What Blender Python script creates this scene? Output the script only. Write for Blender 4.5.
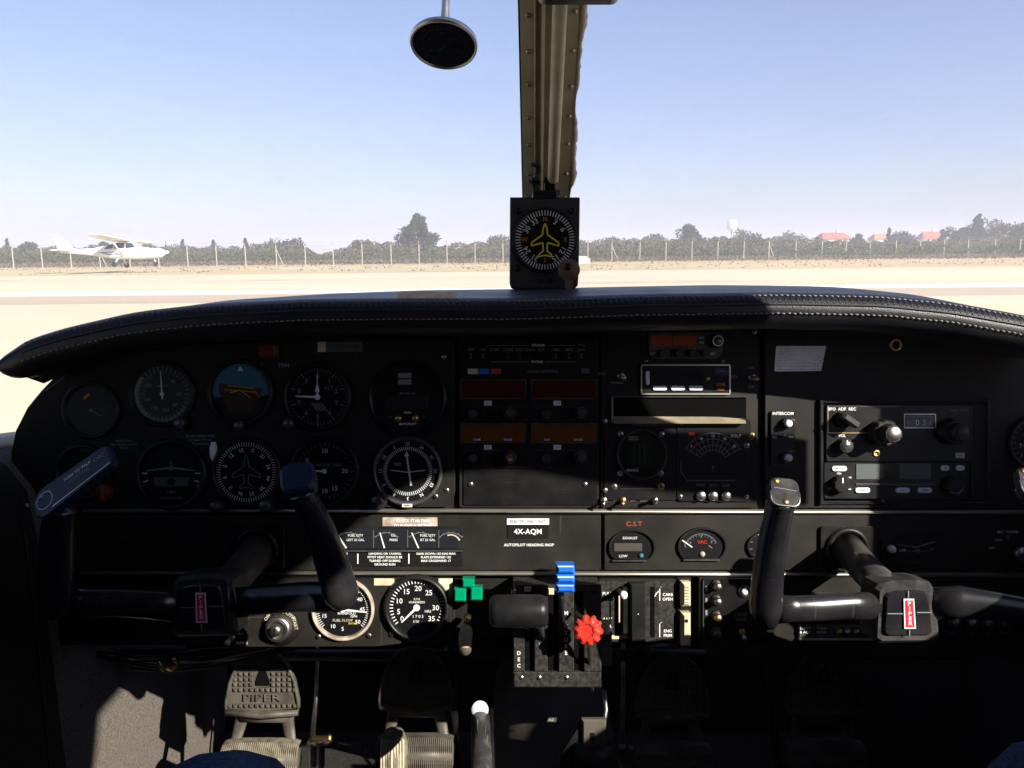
import bpy, math, random
from mathutils import Matrix, Vector
random.seed(7)
for o in list(bpy.data.objects): bpy.data.objects.remove(o)
C = bpy.context.scene
R = math.radians
sin, cos, pi = math.sin, math.cos, math.pi

# ------------------------------------------------------------------ camera
F = 835.0            # focal length in pixels of a 1024 wide picture
EYE = 1.6
D = 0.835            # distance eye - instrument panel (so 1 px = 1 mm on the panel)
cd = bpy.data.cameras.new('camera'); cam = bpy.data.objects.new('camera', cd)
C.collection.objects.link(cam); C.camera = cam
cd.sensor_width = 36; cd.sensor_fit = 'HORIZONTAL'; cd.lens = F / 1024 * 36
cd.clip_start = 0.01; cd.clip_end = 6000
CR = Matrix.Rotation(R(90 - 9.2), 4, 'X') @ Matrix.Rotation(R(-0.56), 4, 'Z')
cam.matrix_world = Matrix.Translation((0, 0, EYE)) @ CR
CK = Matrix.Translation((0, 0, EYE)) @ CR @ Matrix.Translation((0, 0, -D))   # cockpit frame: x right, y up, z aft; panel face at z = 0

# ------------------------------------------------------------------ light
SUNV = (CR.to_3x3() @ Vector((1.0, 0.62, 1.0))).normalized()      # towards the sun
sun_el = math.asin(SUNV.z); sun_az = math.atan2(SUNV.x, SUNV.y)
W = bpy.data.worlds.new('World'); C.world = W; W.use_nodes = True
nt = W.node_tree; bg = nt.nodes['Background']
sk = nt.nodes.new('ShaderNodeTexSky'); sk.sky_type = 'NISHITA'; sk.sun_disc = False
sk.sun_elevation = sun_el; sk.sun_rotation = sun_az
sk.air_density = 1.0; sk.dust_density = .75; sk.ozone_density = 3.5
wb_ = nt.nodes.new('ShaderNodeMix'); wb_.data_type = 'RGBA'; wb_.blend_type = 'MULTIPLY'; wb_.inputs['Factor'].default_value = 1; wb_.inputs['B'].default_value = (1.01, .945, 1.12, 1)
gm_ = nt.nodes.new('ShaderNodeGamma'); gm_.inputs[1].default_value = .72; nt.links.new(sk.outputs[0], gm_.inputs[0]); nt.links.new(gm_.outputs[0], wb_.inputs['A']); nt.links.new(wb_.outputs['Result'], bg.inputs[0]); bg.inputs[1].default_value = 0.101
ld = bpy.data.lights.new('sun', 'SUN'); ld.energy = 5.0; ld.angle = R(0.5); ld.color = (1, .93, .82)
lo = bpy.data.objects.new('sun', ld); C.collection.objects.link(lo)
lo.rotation_euler = SUNV.to_track_quat('Z', 'Y').to_euler()
C.view_settings.view_transform = 'Standard'; C.view_settings.look = 'None'
C.view_settings.gamma = 1; C.view_settings.use_curve_mapping = False
C.view_settings.exposure = 1.3
C.render.engine = 'CYCLES'
C.cycles.max_bounces = 8; C.cycles.transparent_max_bounces = 24
C.cycles.caustics_reflective = False; C.cycles.caustics_refractive = False

# ------------------------------------------------------------------ materials
MATS = {}
def mat(name, col, rough=.5, metal=0., col2=None, scale=40., bump=0., bscale=200., emit=None, es=0., spec=.22, thr=(.4, .65), tex='noise', coat=0.):
    m = bpy.data.materials.new(name); m.use_nodes = True; MATS[name] = m
    n = m.node_tree; b = n.nodes['Principled BSDF']
    b.inputs['Base Color'].default_value = (*col, 1); b.inputs['Roughness'].default_value = rough
    b.inputs['Metallic'].default_value = metal; b.inputs['Specular IOR Level'].default_value = spec
    b.inputs['Coat Weight'].default_value = coat
    tc = n.nodes.new('ShaderNodeTexCoord')
    if col2:
        no = n.nodes.new('ShaderNodeTexNoise'); no.inputs['Scale'].default_value = scale; no.inputs['Detail'].default_value = 6
        n.links.new(tc.outputs['Object'], no.inputs['Vector'])
        cr = n.nodes.new('ShaderNodeValToRGB'); cr.color_ramp.elements[0].position = thr[0]; cr.color_ramp.elements[1].position = thr[1]
        cr.color_ramp.elements[0].color = (*col, 1); cr.color_ramp.elements[1].color = (*col2, 1)
        n.links.new(no.outputs['Fac'], cr.inputs['Fac']); n.links.new(cr.outputs['Color'], b.inputs['Base Color'])
        mr = n.nodes.new('ShaderNodeMapRange'); mr.inputs['To Min'].default_value = rough * .8; mr.inputs['To Max'].default_value = min(1, rough * 1.25)
        n.links.new(no.outputs['Fac'], mr.inputs['Value']); n.links.new(mr.outputs['Result'], b.inputs['Roughness'])
    if bump:
        if tex == 'noise':
            t = n.nodes.new('ShaderNodeTexNoise'); t.inputs['Scale'].default_value = bscale; t.inputs['Detail'].default_value = 4; out = t.outputs['Fac']
        elif tex == 'voronoi':
            t = n.nodes.new('ShaderNodeTexVoronoi'); t.inputs['Scale'].default_value = bscale; out = t.outputs['Distance']
        else:
            t = n.nodes.new('ShaderNodeTexWave'); t.inputs['Scale'].default_value = bscale; t.bands_direction = 'DIAGONAL'; t.inputs['Distortion'].default_value = 2; out = t.outputs['Fac']
        n.links.new(tc.outputs['Object'], t.inputs['Vector'])
        bp = n.nodes.new('ShaderNodeBump'); bp.inputs['Strength'].default_value = bump; bp.inputs['Distance'].default_value = .0006
        n.links.new(out, bp.inputs['Height']); n.links.new(bp.outputs['Normal'], b.inputs['Normal'])
    if emit:
        b.inputs['Emission Color'].default_value = (*emit, 1); b.inputs['Emission Strength'].default_value = es
    return m
mat('panel', (.006, .0052, .0045), .6, col2=(.010, .0088, .0075), scale=18, bump=.25, bscale=1500)
mat('case_grey', (.030, .029, .029), .5, col2=(.038, .036, .035), scale=30)
mat('key_brown', (.17, .10, .065), .5, col2=(.12, .07, .045), scale=80)
mat('panel_gloss', (.0045, .0045, .005), .4, col2=(.007, .0068, .0065), scale=60)
mat('sub_panel', (.008, .0072, .006), .6, col2=(.015, .013, .010), scale=30, bump=.25, bscale=1200)
mat('wrinkle', (.012, .011, .010), .6, col2=(.035, .032, .028), scale=260, bump=.5, bscale=700)
mat('dial', (.004, .004, .0045), .6)
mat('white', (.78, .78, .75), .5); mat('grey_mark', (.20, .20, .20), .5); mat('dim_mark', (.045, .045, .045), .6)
mat('cream', (.62, .55, .40), .5, col2=(.45, .38, .25), scale=90)
mat('ivory', (.55, .50, .36), .45, col2=(.40, .34, .2), scale=60)
mat('paper', (.80, .80, .86), .8, col2=(.66, .66, .72), scale=60)
mat('old_label', (.22, .17, .13), .6, col2=(.45, .40, .33), scale=70)
mat('silver', (.55, .53, .49), .35, 1., col2=(.38, .36, .32), scale=60)
mat('trim', (.60, .57, .50), .33, .85, col2=(.42, .40, .35), scale=14)
mat('steel', (.35, .34, .32), .38, 1., col2=(.2, .19, .17), scale=90)
mat('brass', (.45, .30, .12), .4, 1.)
mat('black_plastic', (.008, .008, .009), .38, col2=(.014, .014, .014), scale=50)
mat('black_gloss', (.010, .010, .013), .2)
mat('knob', (.018, .017, .017), .42, col2=(.05, .045, .04), scale=120)
mat('knob_cap', (.07, .07, .075), .3, .5, col2=(.12, .11, .10), scale=70)
mat('tray', (.30, .26, .18), .6, col2=(.20, .17, .12), scale=40)
mat('yoke_plastic', (.009, .009, .011), .24, col2=(.016, .015, .016), scale=35, bump=.08, bscale=500, spec=.6)
mat('yoke_hub', (.022, .021, .023), .42, col2=(.05, .047, .045), scale=90, bump=.35, bscale=420)
mat('yoke_blue', (.020, .026, .065), .45, col2=(.012, .015, .04), scale=40)
mat('tag_blue', (.022, .024, .055), .4, col2=(.014, .015, .035), scale=60)
mat('red', (.58, .04, .025), .35, col2=(.46, .03, .02), scale=70)
mat('dark_red', (.14, .012, .01), .4); mat('badge_red', (.55, .03, .04), .35)
mat('blue', (.015, .15, .62), .35, col2=(.012, .11, .5), scale=60)
mat('green_lamp', (.0, .25, .12), .25, col2=(.0, .18, .09), scale=60)
mat('amber_glass', (.12, .034, .008), .2); mat('red_glass', (.045, .010, .004), .2); mat('orange_lamp', (.35, .06, .02), .3)
mat('sky_blue', (.045, .16, .26), .5); mat('brown', (.05, .022, .015), .5); mat('orange', (.65, .22, .02), .5); mat('yellow', (.70, .55, .05), .5)
mat('green_mark', (.03, .22, .08), .5); mat('scope', (.010, .014, .007), .2); mat('lcd', (.10, .11, .11), .2); mat('lcd_dark', (.018, .02, .024), .15)
mat('lit_digit', (.62, .62, .5), .5)
mat('leather', (.008, .0085, .012), .40, col2=(.012, .012, .016), scale=25, bump=.22, bscale=900, tex='voronoi', spec=.4)
mat('stitch', (.20, .185, .16), .8); mat('piping', (.035, .033, .035), .4)
mat('tan_patch', (.86, .68, .50), .85, col2=(.70, .52, .36), scale=160)
mat('primer', (.55, .51, .38), .55, col2=(.44, .41, .29), scale=24, bump=.2, bscale=200)
mat('primer_light', (.40, .35, .24), .5, col2=(.32, .28, .18), scale=20)
mat('foam', (.62, .56, .48), .9, col2=(.45, .36, .26), scale=60, bump=.8, bscale=120)
mat('carpet', (.135, .118, .10), .95, col2=(.07, .062, .055), scale=420, bump=.9, bscale=420, tex='voronoi')
mat('dark_carpet', (.017, .0155, .014), .95, col2=(.027, .025, .023), scale=260, bump=.6, bscale=500)
mat('headliner', (.075, .07, .062), .9, bump=.3, bscale=300)
mat('dark_void', (.003, .003, .003), .95, spec=.05)
mat('tunnel', (.085, .072, .058), .7, col2=(.055, .047, .038), scale=15, bump=.3, bscale=400)
mat('rubber', (.05, .045, .038), .6, col2=(.10, .088, .07), scale=90, bump=.3, bscale=500)
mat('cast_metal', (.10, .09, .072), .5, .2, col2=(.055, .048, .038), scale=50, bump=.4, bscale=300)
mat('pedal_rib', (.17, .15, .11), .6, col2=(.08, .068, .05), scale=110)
mat('denim', (.07, .12, .25), .9, col2=(.035, .055, .13), scale=300, bump=.7, bscale=900, tex='wave')
mat('shirt', (.05, .05, .055), .9); mat('skin', (.45, .26, .18), .55); mat('hair', (.03, .02, .012), .7)
mat('seat_cloth', (.06, .055, .05), .9, bump=.4, bscale=500)
mat('air_white', (.80, .80, .80), .35); mat('tyre', (.02, .02, .02), .8); mat('air_glass', (.03, .04, .06), .1)
mat('air_grey', (.16, .18, .26), .4); mat('air_blue', (.45, .58, .75), .4)
mat('fence_post', (.42, .39, .33), .8); mat('wire', (.22, .21, .19), .6)
mat('bark', (.09, .065, .045), .9)
mat('roof_red', (.40, .13, .07), .8, col2=(.30, .10, .06), scale=2); mat('roof_tan', (.42, .22, .11), .8, col2=(.32, .17, .09), scale=2)
mat('house_wall', (.70, .66, .58), .8); mat('tower_white', (.72, .72, .72), .7)

def wear(name, col, amt=.5):
    m = MATS[name]; n = m.node_tree; p = n.nodes['Principled BSDF']; src = p.inputs['Base Color'].links[0].from_socket
    tc = n.nodes.new('ShaderNodeTexCoord'); last = src
    for sc, rot, sz, lo, hi in (((1, 1, 1), (0, 0, 0), 620, .66, .74), ((14, 260, 14), (0, 0, .5), 1.0, .66, .70), ((260, 10, 14), (0, 0, .22), 1.0, .68, .72), ((1, 1, 1), (0, 0, 0), 7, .50, .85)):
        mp = n.nodes.new('ShaderNodeMapping'); mp.inputs['Scale'].default_value = sc; mp.inputs['Rotation'].default_value = rot
        no = n.nodes.new('ShaderNodeTexNoise'); no.inputs['Scale'].default_value = sz; no.inputs['Detail'].default_value = 5
        mr = n.nodes.new('ShaderNodeMapRange'); mr.inputs['From Min'].default_value = lo; mr.inputs['From Max'].default_value = hi; mr.inputs['To Max'].default_value = amt
        mx = n.nodes.new('ShaderNodeMix'); mx.data_type = 'RGBA'; mx.inputs['B'].default_value = (*col, 1)
        n.links.new(tc.outputs['Object'], mp.inputs[0]); n.links.new(mp.outputs[0], no.inputs['Vector']); n.links.new(no.outputs['Fac'], mr.inputs['Value']); n.links.new(mr.outputs[0], mx.inputs['Factor']); n.links.new(last, mx.inputs['A']); last = mx.outputs['Result']
    n.links.new(last, p.inputs['Base Color'])
for nm_ in ('panel', 'sub_panel'): wear(nm_, (.045, .04, .033))
wear('panel_gloss', (.03, .028, .025), .35); wear('yoke_plastic', (.05, .048, .045), .4); wear('red', (.30, .05, .04), .6); wear('blue', (.05, .12, .3), .6); wear('yoke_hub', (.13, .12, .11), .6)

def glass_mat(name, refl, rough, tint=(1, 1, 1)):
    m = bpy.data.materials.new(name); m.use_nodes = True; MATS[name] = m; n = m.node_tree
    for x in list(n.nodes):
        if x.type != 'OUTPUT_MATERIAL': n.nodes.remove(x)
    t = n.nodes.new('ShaderNodeBsdfTransparent'); t.inputs[0].default_value = (*tint, 1)
    g = n.nodes.new('ShaderNodeBsdfGlossy'); g.inputs['Roughness'].default_value = rough
    mx = n.nodes.new('ShaderNodeMixShader'); fr = n.nodes.new('ShaderNodeFresnel'); fr.inputs[0].default_value = 1.3
    mu = n.nodes.new('ShaderNodeMath'); mu.operation = 'MULTIPLY'; mu.inputs[1].default_value = refl
    n.links.new(fr.outputs[0], mu.inputs[0]); n.links.new(mu.outputs[0], mx.inputs[0])
    n.links.new(t.outputs[0], mx.inputs[1]); n.links.new(g.outputs[0], mx.inputs[2])
    n.links.new(mx.outputs[0], n.nodes['Material Output'].inputs[0])
glass_mat('windscreen_glass', .35, .02, (.97, .98, .99))
n = MATS['windscreen_glass'].node_tree; o_ = n.nodes['Material Output']; src = o_.inputs[0].links[0].from_socket
tc = n.nodes.new('ShaderNodeTexCoord'); mp = n.nodes.new('ShaderNodeMapping'); mp.inputs['Scale'].default_value = (2.2, 7, 2); mp.inputs['Rotation'].default_value = (.2, .3, .5)
no = n.nodes.new('ShaderNodeTexNoise'); no.inputs['Scale'].default_value = 3.2; no.inputs['Detail'].default_value = 9; no.inputs['Roughness'].default_value = .72
r_ = n.nodes.new('ShaderNodeMapRange'); r_.inputs['From Min'].default_value = .42; r_.inputs['From Max'].default_value = .8; r_.inputs['To Min'].default_value = .004; r_.inputs['To Max'].default_value = .10
df = n.nodes.new('ShaderNodeBsdfTranslucent'); df.inputs[0].default_value = (.9, .88, .84, 1); m2 = n.nodes.new('ShaderNodeMixShader')
n.links.new(tc.outputs['Object'], mp.inputs[0]); n.links.new(mp.outputs[0], no.inputs['Vector']); n.links.new(no.outputs['Fac'], r_.inputs['Value']); n.links.new(r_.outputs[0], m2.inputs[0]); n.links.new(src, m2.inputs[1]); n.links.new(df.outputs[0], m2.inputs[2]); n.links.new(m2.outputs[0], o_.inputs[0])
glass_mat('dial_glass', .35, .03, (.93, .94, .95)); glass_mat('window_glass', .35, .02, (.97, .98, .99))

def foliage(name, a, b):
    m = mat(name, a, .7, col2=b, scale=.35, thr=(.3, .7)); n = m.node_tree; p = n.nodes['Principled BSDF']; p.inputs['Specular IOR Level'].default_value = .1; tr = n.nodes.new('ShaderNodeBsdfTranslucent'); mx = n.nodes.new('ShaderNodeMixShader'); mx.inputs[0].default_value = .42
    n.links.new(n.nodes['Color Ramp'].outputs['Color'], tr.inputs['Color']); n.links.new(p.outputs[0], mx.inputs[1]); n.links.new(tr.outputs[0], mx.inputs[2]); n.links.new(mx.outputs[0], n.nodes['Material Output'].inputs[0])
foliage('leaf_dark', (.045, .060, .032), (.085, .095, .05)); foliage('leaf_olive', (.085, .10, .045), (.16, .14, .08))
foliage('leaf_dry', (.24, .19, .12), (.16, .14, .085)); foliage('leaf_green', (.07, .09, .04), (.12, .125, .06))

# ------------------------------------------------------------------ mesh builder
_tc = {}
def glyphs(s):
    if s in _tc: return _tc[s]
    cu = bpy.data.curves.new('t', 'FONT'); cu.body = s; cu.size = 1; cu.align_x = 'CENTER'; cu.align_y = 'CENTER'; cu.resolution_u = 2; cu.offset = .012
    ob = bpy.data.objects.new('t', cu); C.collection.objects.link(ob)
    bpy.context.view_layer.update()
    me = ob.to_mesh(); r = ([tuple(v.co) for v in me.vertices], [tuple(p.vertices) for p in me.polygons])
    ob.to_mesh_clear(); bpy.data.objects.remove(ob); bpy.data.curves.remove(cu)
    _tc[s] = r; return r

class MB:
    def __init__(s, m='panel'): s.v = []; s.f = []; s.mi = []; s.sm = []; s.ms = []; s.m = m
    def add(s, vs, fs, smooth=False, m=None):
        m = m or s.m
        if m not in s.ms: s.ms.append(m)
        k = s.ms.index(m); b = len(s.v); s.v += [tuple(x) for x in vs]
        for f in fs: s.f.append([i + b for i in f]); s.mi.append(k); s.sm.append(smooth)
        return s
    def box(s, x, y, z, dx, dy, dz, m=None, ch=0, rot=0):
        """box centred at x,y, standing from z to z+dz; ch chamfers the front edge"""
        c = min(ch, dx * .45, dy * .45)
        P = [(-dx/2, -dy/2, 0), (dx/2, -dy/2, 0), (dx/2, dy/2, 0), (-dx/2, dy/2, 0)]
        zs = [(0, 0), (dz - min(c, dz * .9), 0), (dz, c)] if c else [(0, 0), (dz, 0)]
        vs = []
        for zz, i in zs:
            for p in P:
                px = p[0] - math.copysign(i, p[0]); py = p[1] - math.copysign(i, p[1])
                vs.append((x + px * cos(rot) - py * sin(rot), y + px * sin(rot) + py * cos(rot), z + zz))
        fs = [(3, 2, 1, 0)]; n = len(zs)
        for k in range(n - 1):
            for i in range(4): j = (i + 1) % 4; fs.append((k*4+i, k*4+j, k*4+4+j, k*4+4+i))
        fs.append(tuple((n-1)*4 + i for i in range(4)))
        return s.add(vs, fs, False, m)
    def rbox(s, x, y, z, dx, dy, dz, r=3, ch=.8, m=None, n=4):
        r = min(r, dx*.49, dy*.49); pts = []
        for qx, qy, a0 in ((1, -1, -90), (1, 1, 0), (-1, 1, 90), (-1, -1, 180)):
            for i in range(n + 1):
                a = R(a0 + 90 * i / n); pts.append((x + qx*(dx/2 - r) + r*cos(a), y + qy*(dy/2 - r) + r*sin(a)))
        return s.prism(pts, z, z + dz, ch, m, (x, y))
    def prism(s, pts, z0, z1, ch=0, m=None, c=None, smooth=False):
        n = len(pts); c = c or (sum(p[0] for p in pts)/n, sum(p[1] for p in pts)/n)
        lv = [(z0, 0), (z1 - ch, 0), (z1, ch)] if ch else [(z0, 0), (z1, 0)]
        vs = []
        for z, i in lv:
            for p in pts:
                dx, dy = p[0]-c[0], p[1]-c[1]; L = math.hypot(dx, dy) or 1
                vs.append((p[0] - dx/L*i, p[1] - dy/L*i, z))
        fs = [tuple(reversed(range(n)))]
        for k in range(len(lv)-1):
            for i in range(n): j = (i+1) % n; fs.append((k*n+i, k*n+j, k*n+n+j, k*n+n+i))
        fs.append(tuple((len(lv)-1)*n + i for i in range(n)))
        return s.add(vs, fs, smooth, m)
    def lathe(s, prof, x=0, y=0, z=0, n=32, m=None, smooth=True, axis=None, cap=True, flute=0, fn=12):
        """profile (r, h) turned about z or about the given axis"""
        ax = Vector(axis or (0, 0, 1)).normalized(); a = ax.orthogonal().normalized(); b = ax.cross(a)
        vs = []; fs = []
        if not axis: a, b = Vector((1, 0, 0)), Vector((0, 1, 0))
        for r, h in prof:
            for i in range(n):
                t = 2*pi*i/n; rr = r * (1 + flute * (1 if (i * fn * 2 // n) % 2 else -1)) if flute else r
                p = Vector((x, y, z)) + ax*h + a*(rr*cos(t)) + b*(rr*sin(t)); vs.append(p)
        for k in range(len(prof)-1):
            for i in range(n): j = (i+1) % n; fs.append((k*n+i, k*n+j, k*n+n+j, k*n+n+i))
        if cap:
            if prof[0][0] > 1e-6: fs.append(tuple(reversed(range(n))))
            if prof[-1][0] > 1e-6: fs.append(tuple((len(prof)-1)*n + i for i in range(n)))
        return s.add(vs, fs, smooth, m)
    def disc(s, x, y, z, r, n=32, m=None, sx=1, sy=1):
        return s.add([(x + r*sx*cos(2*pi*i/n), y + r*sy*sin(2*pi*i/n), z) for i in range(n)], [tuple(range(n))], False, m)
    def ring(s, x, y, z, r0, r1, n=40, m=None, a0=0, a1=360):
        full = abs(a1-a0) >= 360; k = n if full else n + 1; vs = []
        for i in range(k):
            t = R(90 - (a0 + (a1-a0)*i/n)); vs += [(x+r0*cos(t), y+r0*sin(t), z), (x+r1*cos(t), y+r1*sin(t), z)]
        fs = [(2*i+1, 2*i, (2*i+2) % (2*k), (2*i+3) % (2*k)) for i in range(n)]
        return s.add(vs, fs, False, m)
    def quad(s, a, b, c, d, m=None): return s.add([a, b, c, d], [(0, 1, 2, 3)], False, m)
    def line(s, x0, y0, x1, y1, w, z=0, m=None, w1=None):
        L = math.hypot(x1-x0, y1-y0) or 1; nx, ny = -(y1-y0)/L, (x1-x0)/L; w1 = w if w1 is None else w1
        return s.add([(x0-nx*w/2, y0-ny*w/2, z), (x1-nx*w1/2, y1-ny*w1/2, z), (x1+nx*w1/2, y1+ny*w1/2, z), (x0+nx*w/2, y0+ny*w/2, z)], [(0, 1, 2, 3)], False, m)
    def ticks(s, x, y, z, r0, r1, a0, a1, n, w, m='white'):
        full = abs(a1 - a0) == 360
        for i in range(n if full else n + 1):
            t = R(90 - (a0 + (a1-a0)*i/n)); s.line(x+r0*cos(t), y+r0*sin(t), x+r1*cos(t), y+r1*sin(t), w, z, m)
        return s
    def text(s, t, x, y, z, size, m='white', rot=0, sx=1.):
        vs, fs = glyphs(t); c, q = cos(rot), sin(rot)
        out = [(x + (v[0]*sx*c - v[1]*q)*size, y + (v[0]*sx*q + v[1]*c)*size, z) for v in vs]
        return s.add(out, fs, False, m)
    def dialtext(s, items, x, y, z, r, size, m='white', radial=False):
        for a, t in items:
            th = R(90 - a); s.text(t, x + r*cos(th), y + r*sin(th), z, size, m, -R(a) if radial else 0)
        return s
    def tube(s, path, rad, n=12, m=None, smooth=True, flat=(1, 1), up=None, cap=True):
        path = [Vector(p) for p in path]; rad = rad if isinstance(rad, (list, tuple)) else [rad]*len(path)
        vs = []; fs = []; pa = None
        for i, p in enumerate(path):
            t = (path[min(i+1, len(path)-1)] - path[max(i-1, 0)]).normalized()
            if up: a = Vector(up)
            else: a = pa if pa else t.orthogonal()
            a = (a - t*a.dot(t)).normalized(); pa = a; b = t.cross(a)
            for k in range(n):
                th = 2*pi*k/n; vs.append(p + a*(rad[i]*flat[0]*cos(th)) + b*(rad[i]*flat[1]*sin(th)))
        for i in range(len(path)-1):
            for k in range(n): j = (k+1) % n; fs.append((i*n+k, i*n+j, i*n+n+j, i*n+n+k))
        if cap: fs.append(tuple(reversed(range(n)))); fs.append(tuple((len(path)-1)*n+k for k in range(n)))
        return s.add(vs, fs, smooth, m)
    def ball(s, x, y, z, rx, ry=None, rz=None, m=None, n=16, k=10):
        ry = ry or rx; rz = rz or rx; vs = [(x, y, z - rz)]; fs = []
        for i in range(1, k):
            ph = -pi/2 + pi*i/k
            for j in range(n): vs.append((x+rx*cos(ph)*cos(2*pi*j/n), y+ry*cos(ph)*sin(2*pi*j/n), z+rz*sin(ph)))
        vs.append((x, y, z+rz)); L = len(vs)-1
        for j in range(n):
            q = (j+1) % n; fs.append((0, 1+q, 1+j)); fs.append((L, 1+(k-2)*n+j, 1+(k-2)*n+q))
            for i in range(k-2): fs.append((1+i*n+j, 1+i*n+q, 1+(i+1)*n+q, 1+(i+1)*n+j))
        return s.add(vs, fs, True, m)
    def grid(s, rows, m=None, smooth=True, closed=False):
        n = len(rows[0]); vs = [p for r in rows for p in r]; fs = []
        for i in range(len(rows)-1):
            for j in range(n if closed else n-1): k = (j+1) % n; fs.append((i*n+j, i*n+k, (i+1)*n+k, (i+1)*n+j))
        return s.add(vs, fs, smooth, m)
    def build(s, name, parent=None, scale=.001, xf=None):
        me = bpy.data.meshes.new(name)
        me.from_pydata([(a*scale, b*scale, c*scale) for a, b, c in s.v], [], s.f)
        for m in s.ms: me.materials.append(MATS[m])
        me.polygons.foreach_set('material_index', s.mi); me.polygons.foreach_set('use_smooth', s.sm); me.update()
        o = bpy.data.objects.new(name, me); C.collection.objects.link(o)
        if parent: o.parent = parent
        if xf is not None: o.matrix_world = xf
        return o

def tag(o, label=None, cat=None, group=None, kind=None):
    if label: o['label'] = label
    if cat: o['category'] = cat
    if group: o['group'] = group
    if kind: o['kind'] = kind
    return o
def loc(px, py, w=0):                     # metres in the cockpit frame of what stands w mm aft of the panel at this spot
    k = (D*1000 - w)/(D*1000); return ((px-512)*k, (384-py)*k, w)
def ckx(px, py, w=0): x, y, z = loc(px, py, w); return CK @ Matrix.Translation((x*.001, y*.001, z*.001))
def thing(name, label, cat, px, py, w=0, group=None):
    o = bpy.data.objects.new(name, None); o.empty_display_size = .02; C.collection.objects.link(o)
    o.matrix_world = ckx(px, py, w); return tag(o, label, cat, group)
def single(mb, name, label, cat, px, py, w=0, group=None): return tag(mb.build(name, xf=ckx(px, py, w)), label, cat, group)
def copy_tree(o, parent=None):
    c = o.copy(); C.collection.objects.link(c); c.parent = parent
    for ch in o.children: copy_tree(ch, c)
    return c
# ================================================================== OUTSIDE
def outray(px, dist, z=0.0):
    """point in the field on the plane Y = dist at the heading of this picture column, height z"""
    d = CR.to_3x3() @ Vector(((px-512)/F, (384-250)/F, -1)); return Vector((d.x/d.y*dist, dist, z))
def sheet(name, x0, x1, y0, y1, z, m, label=None):
    b = MB(m).quad((x0, y0, z), (x1, y0, z), (x1, y1, z), (x0, y1, z)); o = b.build(name, scale=1); tag(o, kind='structure'); return o
def groundmat(name, a, b, c, s1, s2):
    m = bpy.data.materials.new(name); m.use_nodes = True; MATS[name] = m; n = m.node_tree; p = n.nodes['Principled BSDF']; p.inputs['Roughness'].default_value = .95; p.inputs['Specular IOR Level'].default_value = .1
    tc = n.nodes.new('ShaderNodeTexCoord'); mp = n.nodes.new('ShaderNodeMapping'); mp.inputs['Scale'].default_value = (.25, 1, 1)
    n.links.new(tc.outputs['Object'], mp.inputs[0])
    n1 = n.nodes.new('ShaderNodeTexNoise'); n1.inputs['Scale'].default_value = s1; n1.inputs['Detail'].default_value = 8
    n2 = n.nodes.new('ShaderNodeTexNoise'); n2.inputs['Scale'].default_value = s2; n2.inputs['Detail'].default_value = 5
    n.links.new(mp.outputs[0], n1.inputs['Vector']); n.links.new(mp.outputs[0], n2.inputs['Vector'])
    r = n.nodes.new('ShaderNodeValToRGB'); e = r.color_ramp.elements; e[0].position = .35; e[0].color = (*a, 1); e[1].position = .65; e[1].color = (*b, 1)
    n.links.new(n1.outputs['Fac'], r.inputs['Fac'])
    mx = n.nodes.new('ShaderNodeMix'); mx.data_type = 'RGBA'; r2 = n.nodes.new('ShaderNodeValToRGB'); r2.color_ramp.elements[0].position = .58; r2.color_ramp.elements[1].position = .72
    n.links.new(n2.outputs['Fac'], r2.inputs['Fac']); n.links.new(r2.outputs['Color'], mx.inputs['Factor'])
    n.links.new(r.outputs['Color'], mx.inputs['A']); mx.inputs['B'].default_value = (*c, 1); n.links.new(mx.outputs['Result'], p.inputs['Base Color'])
groundmat('sand', (.50, .375, .235), (.44, .325, .195), (.40, .31, .19), .12, .35)
groundmat('dry_grass', (.50, .42, .25), (.43, .36, .20), (.40, .34, .19), .1, .3)
groundmat('pale_concrete', (.58, .51, .37), (.51, .44, .32), (.40, .33, .23), .08, .2)
groundmat('old_asphalt', (.46, .375, .29), (.41, .335, .26), (.38, .32, .26), .15, .5)
groundmat('line_paint', (.80, .80, .76), (.72, .72, .68), (.55, .53, .48), .6, 1.5)
sheet('ground', -900, 900, -200, 1200, 0, 'sand')
sheet('grass_strip', -400, 30, 62, 84, .004, 'dry_grass')
sheet('runway', -500, 500, 33.001, 60, .004, 'pale_concrete')
sheet('runway_edge_line', -500, 500, 31.8, 34.4, .008, 'line_paint')
sheet('apron', -500, 500, -60, 33, .004, 'pale_concrete')
sheet('taxiway', -500, 500, 26.5, 31.2, .008, 'old_asphalt')
sheet('service_road', -20, 500, 66, 68.5, .005, 'old_asphalt')

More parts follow.
